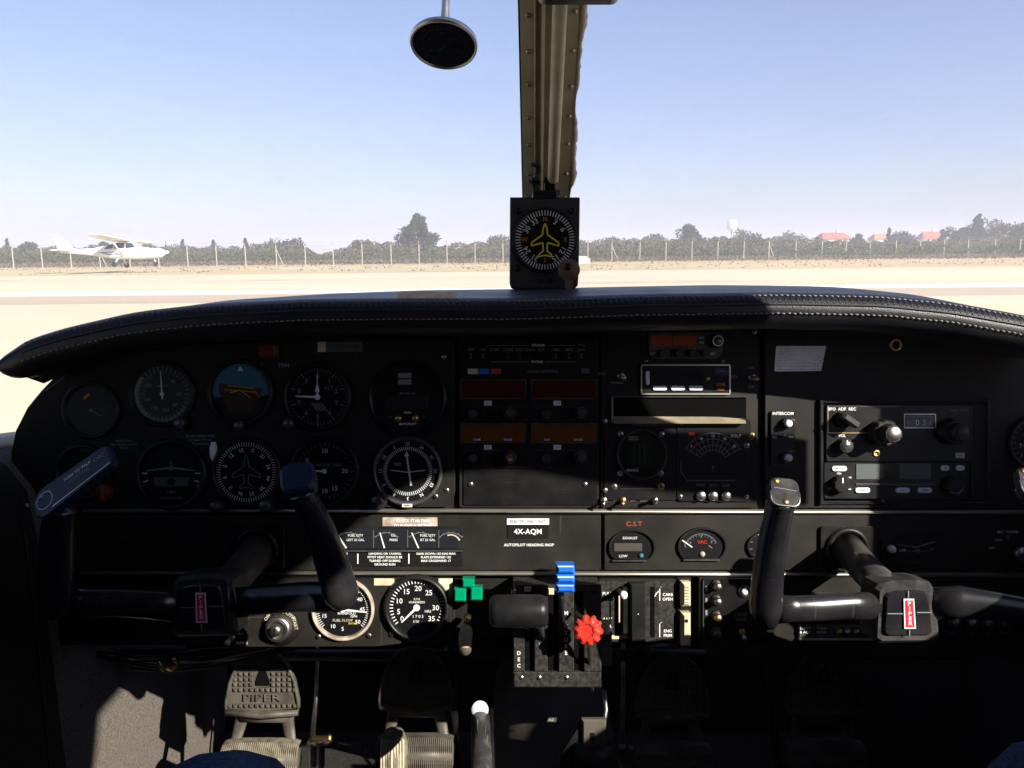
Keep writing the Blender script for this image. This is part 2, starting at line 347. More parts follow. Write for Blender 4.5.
def leafmesh(name, pts, size, m, parent=None, squash=1.0):
    vs, fs = [], []
    for (x, y, z) in pts:
        s = size*random.uniform(.5, 1.3); a = random.uniform(0, 2*pi); t = random.uniform(-.9, .9)
        u = Vector((cos(a), sin(a), 0))*s; v = Vector((-sin(a)*sin(t), cos(a)*sin(t), cos(t)))*s*squash
        p = Vector((x, y, z)); b = len(vs); vs += [p-u, p-v*.8, p+u*.9, p+v]; fs.append((b, b+1, b+2, b+3))
    me = bpy.data.meshes.new(name); me.from_pydata(vs, [], fs); me.materials.append(MATS[m]); me.update()
    o = bpy.data.objects.new(name, me); C.collection.objects.link(o)
    if parent: o.parent = parent
    return o
def crownpts(h, wd, kind, n):
    pts = []; blobs = []
    if kind == 'round':
        for _ in range(16):
            a = random.uniform(0, 2*pi); r = random.uniform(0, .36)*wd; zz = random.uniform(.28, .86)*h
            blobs.append((r*cos(a), r*sin(a), zz, wd*random.uniform(.13, .22)*(1.15 - .5*abs(zz/h-.5))))
    elif kind == 'cone':
        for i in range(72):
            f = (i+.5)/72; a = random.uniform(0, 2*pi); r = wd*.47*(1-f)**.75*(.55+.45*abs(sin(f*19)))*random.uniform(.3, 1.0)
            blobs.append((r*cos(a), r*sin(a), h*(.14+.86*f), wd*(.035+.055*(1-f))))
    else:
        for i in range(14):
            f = (i+.5)/14; blobs.append((random.uniform(-.1, .1)*wd, random.uniform(-.1, .1)*wd, h*(.08+.88*f), wd*.42*(1-f)**.6+.04*wd))
    for _ in range(n):
        bx, by, bz, br = random.choice(blobs); v = Vector((random.gauss(0, 1), random.gauss(0, 1), random.gauss(0, 1))).normalized()*br*random.uniform(.5, 1.1)
        z = bz+v.z*.85
        if z > .05*h: pts.append((bx+v.x, by+v.y, z))
    return pts
def tree(label, px, dist, top, wpx, kind='round', m='leaf_dark', n=900, name='leafy_tree', group=None, leaf=None, cat='tree'):
    p = outray(px, dist); hz = 252.8 - (px-100)*.00978
    h = EYE + (hz-top)/F*dist*1.012; wd = wpx/F*dist
    o = bpy.data.objects.new(name, None); C.collection.objects.link(o); o.location = p; tag(o, label, cat, group)
    tb = MB('bark'); tb.tube([(0, 0, 0), (.05*wd, 0, h*.3), (0, .03*wd, h*.75)], [wd*.045, wd*.03, wd*.008], 7)
    for k in range(5):
        a = k*1.3; tb.tube([(0, 0, h*(.22+.08*k)), (wd*.2*cos(a), wd*.2*sin(a), h*(.4+.08*k)), (wd*.32*cos(a), wd*.32*sin(a), h*(.5+.07*k))], [wd*.018, wd*.01, wd*.004], 5)
    tb.build('trunk', o, 1)
    leafmesh('crown', crownpts(h, wd, kind, n if leaf else n*3), leaf or dist*.0012, m, o)
    return o
# the scrub belt beyond the fence: one continuous mass, nobody could count it
def belt(name, label, prof, d0, d1, n, m, leaf, base=0):
    pts = []
    for _ in range(n):
        px = random.uniform(-120, 1150); i = 0
        while i < len(prof)-2 and px > prof[i+1][0]: i += 1
        (x0, y0), (x1, y1) = prof[i], prof[i+1]; t = (px-x0)/(x1-x0); top = y0+(y1-y0)*t
        dist = random.uniform(d0, d1); hz = 252.8-(px-100)*.00978
        lump = .5+.5*sin(px*.13+1.3*sin(px*.051))*sin(px*.037+dist*.3); top += 7*(1-lump)
        h = max(.5, EYE+(hz-top)/F*dist); q = outray(px, dist)
        z = h*(random.random()**.7); pts.append((q.x, q.y, z))
    o = leafmesh(name, pts, leaf, m); tag(o, label, None, kind='stuff'); return o
prof1 = [(-120, 244), (0, 245), (60, 246), (150, 244), (240, 246), (260, 242), (300, 243), (318, 252), (338, 249), (350, 243), (380, 241), (440, 244), (480, 241), (520, 238), (600, 240), (650, 237), (720, 236), (800, 237), (850, 240), (900, 241), (950, 238), (1000, 234), (1150, 234)]
prof2 = [(-120, 250), (300, 251), (340, 256), (500, 249), (600, 247), (800, 246), (1000, 243), (1150, 243)]
belt('scrub', 'mass of grey green scrub running beyond the perimeter fence', prof1, 108, 150, 70000, 'leaf_olive', .17)
belt('undergrowth', 'low green undergrowth crowding up to the perimeter fence', prof2, 98, 112, 36000, 'leaf_green', .14)
belt('dry_brush', 'dry brown brush along the foot of the fence', [(p[0], p[1]+12) for p in prof2], 93, 104, 14000, 'leaf_dry', .11)
FT = 'trees beyond the perimeter fence'
tree('big layered conifer standing alone above the scrub left of the windscreen post', 418, 125, 217, 76, 'cone', 'leaf_dark', 12000, 'conifer_tree', leaf=.13)
tree('rounded dark tree rising highest between the post and the water tower', 689, 150, 224, 30, 'round', 'leaf_dark', 3500, 'broad_tree', leaf=.18)
tree('wide low dark tree right beside the water tower', 748, 180, 233, 42, 'round', 'leaf_dark', 1000, 'broad_tree')
for px, top, w_, lab in ((8, 238, 6, 'slim dark cypress at the far left end of the scrub'), (183, 239, 6, 'slim cypress tip just right of the flying aeroplane'), (214, 240, 9, 'stubby cypress, middle of the three right of the aeroplane'), (246, 238, 8, 'slim pointed cypress, rightmost of the three right of the aeroplane'), (817, 225, 7, 'small thin cypress above the scrub left of the red roofs')):
    tree(lab, px, 130, top + (12 if px == 817 else 0), w_, 'slim', 'leaf_dark', 260, 'cypress_tree', FT)
for px, top, w_, d_, lab in ((28, 243, 26, 118, 'low bushy tree left of the flying aeroplane tail'), (104, 243, 30, 120, 'bushy tree behind the wing of the flying aeroplane'), (284, 240, 42, 122, 'rounded bush tree with flat top left of the gap in the scrub'), (366, 241, 30, 122, 'bushy tree just left of the big conifer'), (498, 238, 34, 150, 'pale bushy tree just left of the compass box'), (615, 239, 40, 150, 'broad bush tree just right of the compass box'), (655, 236, 32, 160, 'broad tree left of the highest rounded dark tree'), (718, 237, 22, 170, 'small tree directly below the water tower'), (790, 235, 34, 190, 'broad dark tree left of the long red roofed house')):
    tree(lab, px, d_, top, w_, 'round', random.choice(['leaf_dark', 'leaf_olive', 'leaf_green']), 800, 'bush_tree', FT)
for px, top, w_, d_, lab, kd in ((858, 233, 16, 170, 'small dark tree between the long red roof and the tan roof', 'round'), (888, 229, 14, 170, 'small pointed tree behind the tan roofed house', 'cone'), (905, 232, 26, 170, 'wide tree right of the tan roofed house', 'round'), (942, 227, 12, 180, 'thin umbrella topped tree right of the last red roof', 'round'), (976, 214, 16, 150, 'tallest narrow tree at the left of the right hand wood', 'slim'), (962, 228, 40, 150, 'rounded dark tree, leftmost of the right hand wood', 'round'), (992, 221, 44, 150, 'big leafy brownish tree in the middle of the right hand wood', 'round'), (1020, 222, 40, 150, 'big dark tree at the right edge of the view', 'round')):
    tree(lab, px, d_, top, w_, kd, 'leaf_olive' if 'brownish' in lab else 'leaf_dark', 900, 'wood_tree', FT)

# houses and the water tower
def house(px, dist, wid, ridge, eave, roofm, label):
    p = outray(px, dist); hz = 252.8-(px-100)*.00978
    zr = EYE+(hz-ridge)/F*dist; ze = EYE+(hz-eave)/F*dist; w2 = wid/F*dist/2; dp = w2*.8
    o = bpy.data.objects.new('house', None); C.collection.objects.link(o); o.location = p; tag(o, label, 'house', 'red roofed houses beyond the fence')
    MB('house_wall').box(0, 0, 0, w2*2, dp*2, ze).build('wall', o, 1)
    r = MB(roofm); q = w2*1.08; s = dp*1.12
    r.add([(-q, -s, ze), (q, -s, ze), (q, s, ze), (-q, s, ze), (-q*.72, 0, zr), (q*.72, 0, zr), (-q, -s, ze-.2), (q, -s, ze-.2), (q, s, ze-.2), (-q, s, ze-.2)],
          [(0, 1, 5, 4), (1, 2, 5), (2, 3, 4, 5), (3, 0, 4), (6, 7, 1, 0), (7, 8, 2, 1), (8, 9, 3, 2), (9, 6, 0, 3), (9, 8, 7, 6)])
    ro = r.build('roof', o, 1); MB('house_wall').box(q*.4, .6, zr-1.2, .7, .7, 1.9).build('chimney', ro, 1)
    for k in (-.6, -.1, .5):
        MB('air_glass').add([(w2*k-.6, -dp-.04, ze-1.9), (w2*k+.6, -dp-.04, ze-1.9), (w2*k+.6, -dp-.04, ze-.7), (w2*k-.6, -dp-.04, ze-.7)], [(0, 1, 2, 3)]).build('window', o, 1)
house(832, 230, 27, 233, 238.5, 'roof_red', 'long low house with a red tiled roof, leftmost of the red roofs')
house(881, 235, 20, 234, 239, 'roof_tan', 'small house with a tan orange roof between two dark trees')
house(929, 240, 20, 232, 238.5, 'roof_red', 'house with a red gabled roof nearest to the right hand wood')
p = outray(731, 420); k = 420/F; hz = 246.6
o = bpy.data.objects.new('water_tower', None); C.collection.objects.link(o); o.location = p; tag(o, 'white water tower standing above the distant trees', 'water tower')
zt = EYE+(hz-221)*k; zb = EYE+(hz-229)*k
MB('tower_white').lathe([(5*k*.9, zb-.5), (5*k, zb+.4), (5*k, zt-.8), (4.2*k, zt-.1), (0.01, zt+.2)], n=20).build('tank', o, 1)
MB('tower_white').lathe([(1.5*k, 0), (1.2*k, zb)], n=12).build('shaft', o, 1)
for a in range(4): MB('tower_white').tube([(3.8*k*cos(a*pi/2+.5), 3.8*k*sin(a*pi/2+.5), 0), (3.4*k*cos(a*pi/2+.5), 3.4*k*sin(a*pi/2+.5), zb)], .35, 6).build('leg', o, 1)

# perimeter fence
posts = [(12, 88), (41, 88), (70, 88), (99, 88), (129, 88), (158, 88), (187, 88), (216, 88), (245, 88), (276, 88), (305, 88), (333, 88), (362, 88.5), (391, 89), (419, 89.5), (447, 90), (475, 90.5), (503, 91), (532, 92), (560, 93), (588, 94), (612, 95), (640, 95.5), (666, 96), (692, 96.5), (718, 97), (744, 97.5), (769, 98), (796, 99), (822, 100), (846, 101), (870, 101.5), (896, 102), (920, 102), (944, 102), (968, 102), (995, 102), (1020, 102)]
brace = (99, 276, 612, 769, 920)
fo = bpy.data.objects.new('perimeter_fence', None); C.collection.objects.link(fo); fo.location = (0, 92, 0); tag(fo, 'long pale wire fence on concrete posts at the far side of the airfield', 'fence')
off = Vector((0, 92, 0)); PP = [outray(a, d)-off for a, d in posts]
for (a, d), q in zip(posts, PP):
    b = MB('fence_post'); b.box(q.x, q.y, 0, .075, .075, 2.25)
    b.tube([(q.x, q.y, 2.2), (q.x, q.y-.3, 2.5)], .035, 6); b.build('post', fo, 1)
    if a in brace: MB('fence_post').tube([(q.x+.05, q.y, 1.7), (q.x+.75, q.y-.1, 0)], .035, 6).build('brace', fo, 1)
wb = MB('wire')
for h in (.15, .55, .95, 1.35, 1.75, 2.15, 2.45):
    wb.tube([(q.x, q.y-(.3 if h > 2.3 else 0.06), h) for q in PP], .006, 3, smooth=False)
wb.build('wire_strands', fo, 1)
tp = []
for _ in range(420):
    d_ = random.uniform(62, 90); cx = random.uniform(-70, 75); r0 = random.uniform(.1, .8)
    for k in range(5): tp.append((cx+random.gauss(0, r0), d_+random.gauss(0, r0), random.uniform(.0, .10)))
tag(leafmesh('dry_tufts', tp, .07, 'leaf_dry'), 'dry grass tufts scattered over the pale field in front of the fence', kind='stuff')
q = outray(580, 90); b = MB('tower_white').box(0, 0, 0, 2.0, 1.6, .55, ch=.1).box(.1, 0, .5, 1.2, 1.2, .25, ch=.1)
o = b.build('equipment_cover', scale=1); o.location = q; tag(o, 'low white cover on the grass beside the fence just right of the compass box', 'equipment cover')

# the light aircraft flying low over the runway
AX = bpy.data.objects.new('light_aeroplane', None); C.collection.objects.link(AX)
AX.location = outray(113, 66.5) + Vector((0, 0, .45)); AX.rotation_euler = (R(-3), R(-1), R(3))
tag(AX, 'white high wing light aeroplane flying just above the runway, nose to the right', 'aeroplane')
# local: +x nose, z up, wheels at z=0
def fus(xs):
    rows = []
    for x, zc, hw, hh in xs: rows.append([(x, hw*(abs(cos(t))**.75)*(1 if cos(t) > 0 else -1), zc+hh*(abs(sin(t))**.75)*(1 if sin(t) > 0 else -1)) for t in [2*pi*i/20 for i in range(20)]])
    return rows
rows = fus([(4.0, 1.08, .05, .06), (3.95, 1.05, .25, .2), (3.7, 1.02, .42, .36), (2.9, 1.02, .5, .42), (2.3, 1.05, .54, .48), (1.9, 1.12, .55, .55), (.2, 1.15, .52, .52), (-1.0, 1.2, .34, .34), (-3.9, 1.36, .07, .12), (-4.1, 1.38, .02, .08)])
b = MB('air_white').grid(rows, closed=True); b.add(rows[0], [tuple(range(20))]); b.build('fuselage', AX, 1)
b = MB('air_white'); b.grid(fus([(2.05, 1.5, .3, .05), (1.75, 1.72, .42, .2), (.8, 1.78, .44, .22), (-.4, 1.6, .35, .14), (-1.6, 1.45, .15, .05)]), closed=True); b.build('cabin_top', AX, 1)
for y in (-1, 1):
    b = MB('air_glass'); b.add([(1.9, y*.50, 1.5), (1.2, y*.54, 1.46), (1.2, y*.47, 1.86), (1.65, y*.44, 1.86)], [(0, 1, 2, 3)]); b.add([(1.1, y*.54, 1.46), (.3, y*.53, 1.44), (.35, y*.46, 1.84), (1.1, y*.475, 1.87)], [(0, 1, 2, 3)])
    b.add([(.18, y*.53, 1.44), (-.5, y*.46, 1.42), (-.2, y*.43, 1.70), (.2, y*.46, 1.80)], [(0, 1, 2, 3)]); b.build('side_window', AX, 1)
    b = MB('air_white').tube([(.9, y*.5, .85), (.95, y*2.5, 1.98)], .05, 8, flat=(1.6, .7), up=(1, 0, 0)); b.build('wing_strut', AX, 1)
    b = MB('air_white').tube([(.55, y*.4, .75), (.5, y*1.15, .22)], .045, 8); b.build('gear_leg', AX, 1)
    MB('tyre').lathe([(.03, -.09), (.17, -.09), (.2, -.04), (.2, .04), (.17, .09), (.03, .09)], .5, y*1.2, .2, 18, axis=(0, 1, 0)).build('wheel', AX, 1)
    MB('air_grey').add([(.9, y*.565, .95), (-.2, y*.51, .98), (-1.1, y*.34, 1.2), (.2, y*.54, 1.2)], [(0, 1, 2, 3)]).build('cheat_stripe', AX, 1)
    rr = []
    for yy, c0, c1 in ((.0, 1.55, -.05), (2.6, 1.55, -.05), (5.4, 1.4, .3), (5.5, 1.3, .45)):
        L = c0-c1; rr.append([(c1+L*t, y*yy, 2.02+yy*.028+s_*L*.05*sin(pi*min(1, (1-t)*1.0)**.6)) for t, s_ in ((1, 1), (.9, 1), (.6, 1), (.2, 1), (0, 0), (.3, -.35), (.7, -.5), (.95, -.7))])
    b = MB('air_white').grid(rr, closed=True); b.add(rr[-1], [tuple(range(8))]); b.build('wing', AX, 1)
    rr = []
    for yy, c0, c1 in ((.05, -3.1, -4.2), (1.6, -3.4, -4.15)): rr.append([(c0, y*yy, 1.38), (c0*.6+c1*.4, y*yy, 1.43), (c1, y*yy, 1.38), (c0*.6+c1*.4, y*yy, 1.33)])
    b = MB('air_white').grid(rr, closed=True, smooth=False); b.add(rr[1], [(0, 1, 2, 3)]); b.build('tailplane', AX, 1)
MB('air_glass').add([(2.1, -.42, 1.5), (2.1, .42, 1.5), (1.68, .36, 1.9), (1.68, -.36, 1.9)], [(0, 1, 2, 3)]).build('windscreen', AX, 1)
b = MB('air_white'); b.add([(x, y, z) for y in (-.05, .05) for x, z in ((-2.5, 1.42), (-3.1, 1.62), (-4.05, 2.62), (-4.55, 2.62), (-4.15, 1.45), (-3.6, 1.38))], [tuple(range(6)), tuple(range(11, 5, -1))]+[(i, i+6, (i+1) % 6+6, (i+1) % 6) for i in range(6)]); b.build('tail_fin', AX, 1)
MB('air_white').tube([(3.1, 0, .8), (3.2, 0, .25)], .05, 8).build('nose_leg', AX, 1)
MB('tyre').lathe([(.03, -.07), (.15, -.07), (.18, 0), (.15, .07), (.03, .07)], 3.2, 0, .18, 18, axis=(0, 1, 0)).build('wheel', AX, 1)
MB('air_white').lathe([(.16, 0), (.15, .1), (.08, .26), (.01, .32)], 4.0, 0, 1.07, 14, axis=(1, 0, 0)).build('spinner', AX, 1)
MB('tyre').add([(4.06, -.06, .2), (4.06, .06, .2), (4.08, .09, .9), (4.08, -.09, 1.0), (4.09, .05, 1.95), (4.09, -.05, 1.95), (4.08, -.09, 1.25), (4.08, .09, 1.2)], [(0, 1, 2, 3), (3, 2, 7, 6), (6, 7, 4, 5)]).build('propeller', AX, 1)
# ================================================================== COCKPIT STRUCTURE (mm in the cockpit frame: x right, y up, z aft)
def interp(t, x):
    if x <= t[0][0]: return t[0][1]
    for a, b in zip(t, t[1:]):
        if x <= b[0]:
            f = (x-a[0])/(b[0]-a[0]); f2 = f; return a[1]+(b[1]-a[1])*f2
    return t[-1][1]
def smooth_interp(t, x):
    return (interp(t, x-14)+interp(t, x-7)+interp(t, x)+interp(t, x+7)+interp(t, x+14))/5
XC = 33                       # centre line of the cabin
def cab(name, label, cat): o = bpy.data.objects.new(name, None); C.collection.objects.link(o); o.matrix_world = CK; return tag(o, label, cat)
FL = lambda z: -610-.16*z     # floor height (level in the world)
RF = lambda z: 500-.16*z      # headliner height
shell = cab('cabin_shell', 'dark carpeted aeroplane cabin shell around the footwell and sidewalls', 'cabin')
prof_u = [(-1200, 505), (-600, 480), (-390, 470), (-250, 487), (-150, 500), (-105, 510), (-80, 530), (-62, 560)]   # sidewall distance from the centre by height
def sidewall(sg, ztop, name, m, z0, z1):
    rows = []
    for z in [z0+(z1-z0)*i/12 for i in range(13)]:
        rows.append([(XC+sg*interp(prof_u, y), y-.16*z*(1 if y < -600 else .0)-(.16*z if y == -62 else 0)*(1 if z > 0 else 0), z) for y, _ in prof_u])
    return MB(m).grid(rows).build(name, shell)
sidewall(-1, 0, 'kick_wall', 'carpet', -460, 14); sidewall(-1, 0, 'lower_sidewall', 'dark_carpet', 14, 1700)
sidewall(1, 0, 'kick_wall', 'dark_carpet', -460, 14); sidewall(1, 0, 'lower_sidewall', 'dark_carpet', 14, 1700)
MB('dark_carpet').grid([[(-600, FL(z), z), (660, FL(z), z)] for z in (-460, 0, 800, 1700)]).build('floor', shell)
MB('dark_void').grid([[(-600, y, -455), (660, y, -455)] for y in (-800, -300, 20)]).build('firewall', shell)
MB('dark_carpet').grid([[(-600, y, 1700), (660, y, 1700)] for y in (-1000, -300, 200)]).build('rear_bulkhead', shell)
# roof, rounded towards the sides
rows = []
for z in (200, 340, 600, 900, 1200, 1500, 1720):
    rows.append([(XC+x*(1 if z > 210 else .97), RF(z)+dy, z-abs(x)*.12*(1 if z < 210 else 0)) for x, dy in ((-587, -36), (-560, -20), (-450, -8), (-250, -2), (0, 0), (250, -2), (450, -8), (560, -20), (587, -36))])
MB('headliner').grid(rows).build('headliner', shell)
MB('headliner').grid([[(p[0], p[1]+22, p[2]) for p in r] for r in rows]).build('roof_skin', shell)
for sg in (-1, 1):
    x = XC+sg*587
    def pane_y(z): return -62-.16*z, RF(z)-36
    pil = [(110, 245), (940, 1720)] if sg > 0 else [(60, 130), (620, 1720)]
    for z0, z1 in pil:
        a, b_ = pane_y(z0), pane_y(z1); pb = MB('headliner')
        zt = 1010 if z0 == 940 else z0; zq = 1180 if z0 == 940 else z0
        pb.add([(x-sg*24, a[0]-5, zq), (x-sg*24, b_[0]-5, z1), (x-sg*1, b_[1]+12, z1), (x-sg*1, a[1]+12, zt), (x+sg*12, a[0]-5, zq), (x+sg*12, b_[0]-5, z1), (x+sg*12, b_[1]+12, z1), (x+sg*12, a[1]+12, zt)],
               [(0, 1, 2, 3), (7, 6, 5, 4), (0, 3, 7, 4), (1, 5, 6, 2)]); pb.build('window_pillar', shell)
    pb = MB('window_glass'); a, b_ = pane_y(70), pane_y(1600)
    pb.quad((x+sg*4, a[0], 70), (x+sg*4, b_[0], 1600), (x+sg*4, b_[1], 1600), (x+sg*4, a[1], 70)); pb.build('side_pane', shell)
    # sill between the lower sidewall and the window
    sb = MB('primer'); sb.tube([(XC+sg*566, -62, -60), (XC+sg*566, -64, 20), (XC+sg*572, -64-.16*400, 400), (XC+sg*572, -64-.16*1700, 1700)], [11, 12, 14, 14], 8); sb.build('window_sill', shell)
    # long seam in the sidewall trim
    MB('black_plastic').tube([(XC+sg*(interp(prof_u, y)-1), y, 34+ (-120-y)*.03) for y in (-100, -150, -200, -300, -400, -500)], 1.6, 6).build('trim_seam', shell)
single(MB('silver').lathe([(2.6, 0), (2.2, 1.2), (0.01, 1.6)], n=14), 'trim_screw', 'tiny bright screw in the dark left sidewall trim beside the panel edge', 'screw', 27, 506, 42)

blocker = tag(bpy.data.objects.new('sun_blocker', None), 'flat black plate added by the right side window to shade the panel', 'visor'); C.collection.objects.link(blocker); blocker.matrix_world = CK
vp = [(300, 65), (320, 77), (472, 187), (597, 284), (660, 318), (720, 337), (775, 356), (775, 384), (560, 372), (490, 340), (462, 264), (440, 224), (320, 146), (300, 130)]  # added unseen plate, its outline cut to throw a shadow band on the panel
vv = [(594-1.6, y, z) for z, y in vp]+[(594+1.6, y, z) for z, y in vp]; nn = len(vp); MB('black_gloss').add(vv, [tuple(range(nn)), tuple(range(2*nn-1, nn-1, -1))]+[(i, i+nn, (i+1) % nn+nn, (i+1) % nn) for i in range(nn)]).build('shade', blocker)
MB('steel').tube([(590, 380, 640), (596, 410, 640), (596, RF(640)-30, 640)], 4, 8).build('blocker_rod', blocker)
# windscreen: two curved panes from the cowl to the roof
ws = cab('windscreen', 'clear curved aeroplane windscreen in two panes divided by the riveted post', 'windscreen')
def wsp(s, t):   # s -1..1 across, t 0..1 up
    x0 = XC+s*585; z0 = -372+430*abs(s)**2.2; y0 = 138-205*abs(s)**2.6
    x1 = XC+s*560; z1 = 205-60*abs(s)**2; y1 = 466-80*abs(s)**4-.05*z1*abs(s)
    b = sin(pi*t)*14
    return (x0+(x1-x0)*t, y0+(y1-y0)*t+b, z0+(z1-z0)*t-b*.6)
for a, b_ in ((-1, -.02), (.02, 1)):
    MB('windscreen_glass').grid([[wsp(a+(b_-a)*i/16, t/8) for i in range(17)] for t in range(9)]).build('pane', ws)

# glareshield: padded vinyl roll with its cover reaching forward to the windscreen
gs = cab('glareshield', 'black leather padded glareshield with pale stitching running across above the panel', 'glareshield')
lipc = [(-3, 367), (8, 364), (20, 358), (34, 353), (60, 345), (130, 329), (200, 321), (300, 316), (400, 315), (512, 315), (640, 311), (780, 309), (880, 311), (950, 318), (1024, 331), (1060, 339), (1088, 349)]
topc = [(-3, 362), (5, 354), (60, 332), (130, 310), (200, 299), (300, 293), (400, 290), (512, 289), (640, 287), (780, 285), (880, 286), (950, 293), (1024, 309), (1060, 322), (1088, 340)]
KL = (835-100)/835
def section(X):
    yl = (384-smooth_interp(lipc, X))*KL; yt = 384-smooth_interp(topc, X); xx = (X-512)*KL
    e = min(1, max(0, (X+6)/26))**.35*min(1, max(0, (1092-X)/26))**.35; e = max(e, .12)
    s = (X-545)/545; zf = -365+min(400, 415*abs(s)**2.2); kf = (835-zf)/835
    yf = yt*kf; xf = XC+s*(545*KL)*(1.0) ; xf = (X-512)*KL*(1+.10*(1-abs(s)))
    dr = min(1, max(0, (X-70)/70))*min(1, max(0, (1020-X)/70)); P = [(xf, yf-24-150*dr, zf-8-60*dr), (xf, yf-6, zf)]
    if zf < 20:
        vt = 384-smooth_interp(topc, X); vl = (yl+16*e)/((835-78)/835)
        for t, f in ((.3, 1.0), (.55, .985), (.72, .93), (.84, .83), (.93, .62), (.98, .35)):
            z_ = zf+(70-zf)*t; P.append((xf+(xx-xf)*t, (vl+(vt-vl)*f)*(835-z_)/835, z_))
    else:
        P += [(xx, yf, zf+2+i_*.4) for i_ in range(6)]
    R_ = 16*e
    for a in (90, 70, 48, 26, 8, -10, -30, -55, -80, -110):
        rr = R_ + (.0 if a not in (26,) else .9)
        P.append((xx, yl+rr*sin(R(a))*1.05, 84+20*cos(R(a))*(.6+.4*e)))
    P += [(xx, yl-15*e, 60), (xx, yl-11*e, 20), (xx, yl-9*e, -6)]
    return P
XS = [-3, 0, 3, 7, 12, 18, 26]+list(range(36, 1060, 12))+[1062, 1070, 1077, 1083, 1088]
b = MB('leather'); rows = [section(x) for x in XS]; b.grid(rows); b.add(rows[0], [tuple(reversed(range(len(rows[0]))))]); b.add(rows[-1], [tuple(range(len(rows[0])))]); b.build('padding', gs)
def onlip(X, a, lift=.6):
    yl = (384-smooth_interp(lipc, X))*KL; xx = (X-512)*KL; return Vector((xx, yl+(16+lift)*sin(R(a))*1.05, 84+(20+lift)*cos(R(a))))
for a, nm in ((44, 'stitching'), (-14, 'stitching')):
    b = MB('stitch'); X = 24
    while X < 1070:
        p, q = onlip(X, a+random.uniform(-1, 1)), onlip(X+3.4, a+random.uniform(-1, 1)); b.tube([p, (p+q)/2+Vector((0, .4, .6)), q], .62, 5); X += 5.6
    o = b.build(nm, gs)
b = MB('piping').tube([onlip(X, 14, .5) for X in range(24, 1072, 8)], 1.1, 7); b.build('seam_piping', gs)
b = MB('leather')   # puckers between the seams
for i in range(170):
    X = 40+i*6.0; p, q = onlip(X, 38, -.4), onlip(X+1.2, 20, -.4); b.tube([p, (p+q)/2+Vector((0, .3, .5)), q], .8, 5)
b.build('seam_puckers', gs)
b = MB('tan_patch'); pts = []
for i in range(28):
    a = 2*pi*i/28; pts.append((27*(abs(cos(a))**.45)*(1 if cos(a) > 0 else -1)+random.uniform(-1.1, 1.1), 6.5*(abs(sin(a))**.5)*(1 if sin(a) > 0 else -1)+random.uniform(-.8, .8)))
b.prism(pts, -4, 1.6, .5)
sec = [Vector(p) for p in section(428)]; best = None
for p_, q_ in zip(sec[2:], sec[3:]):
    a_, c_ = (p_.y/((835-p_.z)/835), q_.y/((835-q_.z)/835)); tgt = 384-298
    if p_.z < q_.z and (a_-tgt)*(c_-tgt) <= 0 and abs(a_-c_) > 1e-6: f_ = (a_-tgt)/(a_-c_); best = (p_+(q_-p_)*f_, q_-p_)
pp_, dd_ = best; nn_ = Vector((0, dd_.z, -dd_.y)).normalized(); ang = math.atan2(nn_.y, nn_.z)
print('PATCH', pp_, math.degrees(ang))
o = b.build('foam_patch', xf=CK @ Matrix.Translation(Vector(((427-512)*(835-pp_.z)/835*.001, pp_.y*.001+nn_.y*.0004, pp_.z*.001+nn_.z*.0004))) @ Matrix.Rotation(-R(42), 4, 'X')); tag(o, 'small tan patch lying on the top of the black glareshield left of the compass', 'patch')

# windscreen centre post
A = Vector((47, 141, -372)); B = Vector((36, 372, 76)); ax = (B-A).normalized(); L = (B-A).length
pm = Matrix.Translation(A) @ Matrix((( 1, 0, 0), (0, 1, 0), (0, 0, 1))).to_4x4()
zc = ax; xc = (Vector((1, 0, 0))-zc*zc.x).normalized(); yc = zc.cross(xc)          # yc points up and forward
PM = Matrix((( xc.x, zc.x, -yc.x*-1*-1, A.x), (xc.y, zc.y, -yc.y*1, A.y), (xc.z, zc.z, -yc.z*1, A.z), (0, 0, 0, 1)))   # local x right, y along the post, z towards the cabin
PW = CK @ Matrix.Diagonal((.001, .001, .001, 1)) @ PM @ Matrix.Diagonal((1000, 1000, 1000, 1))
post = bpy.data.objects.new('windscreen_post', None); C.collection.objects.link(post); post.matrix_world = PW; tag(post, 'olive metal riveted post dividing the windscreen, ragged foam down its right edge', 'window post')
LL = L+150
b = MB('primer'); b.add([(-28, -10, 0), (28, -10, 0), (29, LL, 0), (-30, LL, 0), (-28, -10, 4), (28, -10, 4), (29, LL, 4), (-30, LL, 4)], [(4, 5, 6, 7), (0, 4, 7, 3), (1, 2, 6, 5), (0, 1, 5, 4), (3, 2, 1, 0)]); b.build('post_plate', post)
b = MB('primer_light'); b.add([(-8, 90, 4), (11, 90, 4), (15, LL, 4), (-10, LL, 4), (-5, 90, 15), (8, 90, 15), (11, LL, 15), (-6, LL, 15)], [(4, 5, 6, 7), (0, 4, 7, 3), (1, 2, 6, 5), (0, 1, 5, 4)]); b.build('channel_cover', post)
MB('primer').tube([(6.5, 248, 17), (8.5, LL, 17)], [6.5, 7.5], 14).build('stay_rod', post)
MB('primer_light').tube([(-13.5, 100, 5), (-15, LL, 5)], [1.4, 1.6], 8).build('edge_bead', post)
b = MB('black_plastic'); b.box(3, 242, 15, 14, 14, 8, ch=1).box(-3, 224, 10, 5, 34, 7, ch=1).box(9, 226, 10, 5, 30, 7, ch=1); b.lathe([(3.4, -12), (3.4, 12)], 3, 222, 15, 12, axis=(1, 0, 0)); b.build('rod_clevis', post)
MB('black_plastic').tube([(-19, 262, 6), (-12, 260, 8), (-12, 250, 8)], 2, 7).tube([(-22, 232, 6), (-9, 232, 8)], 2.2, 7).tube([(-17, 240, 7), (-15, 212, 7)], 1.2, 6).build('wire_clip', post)
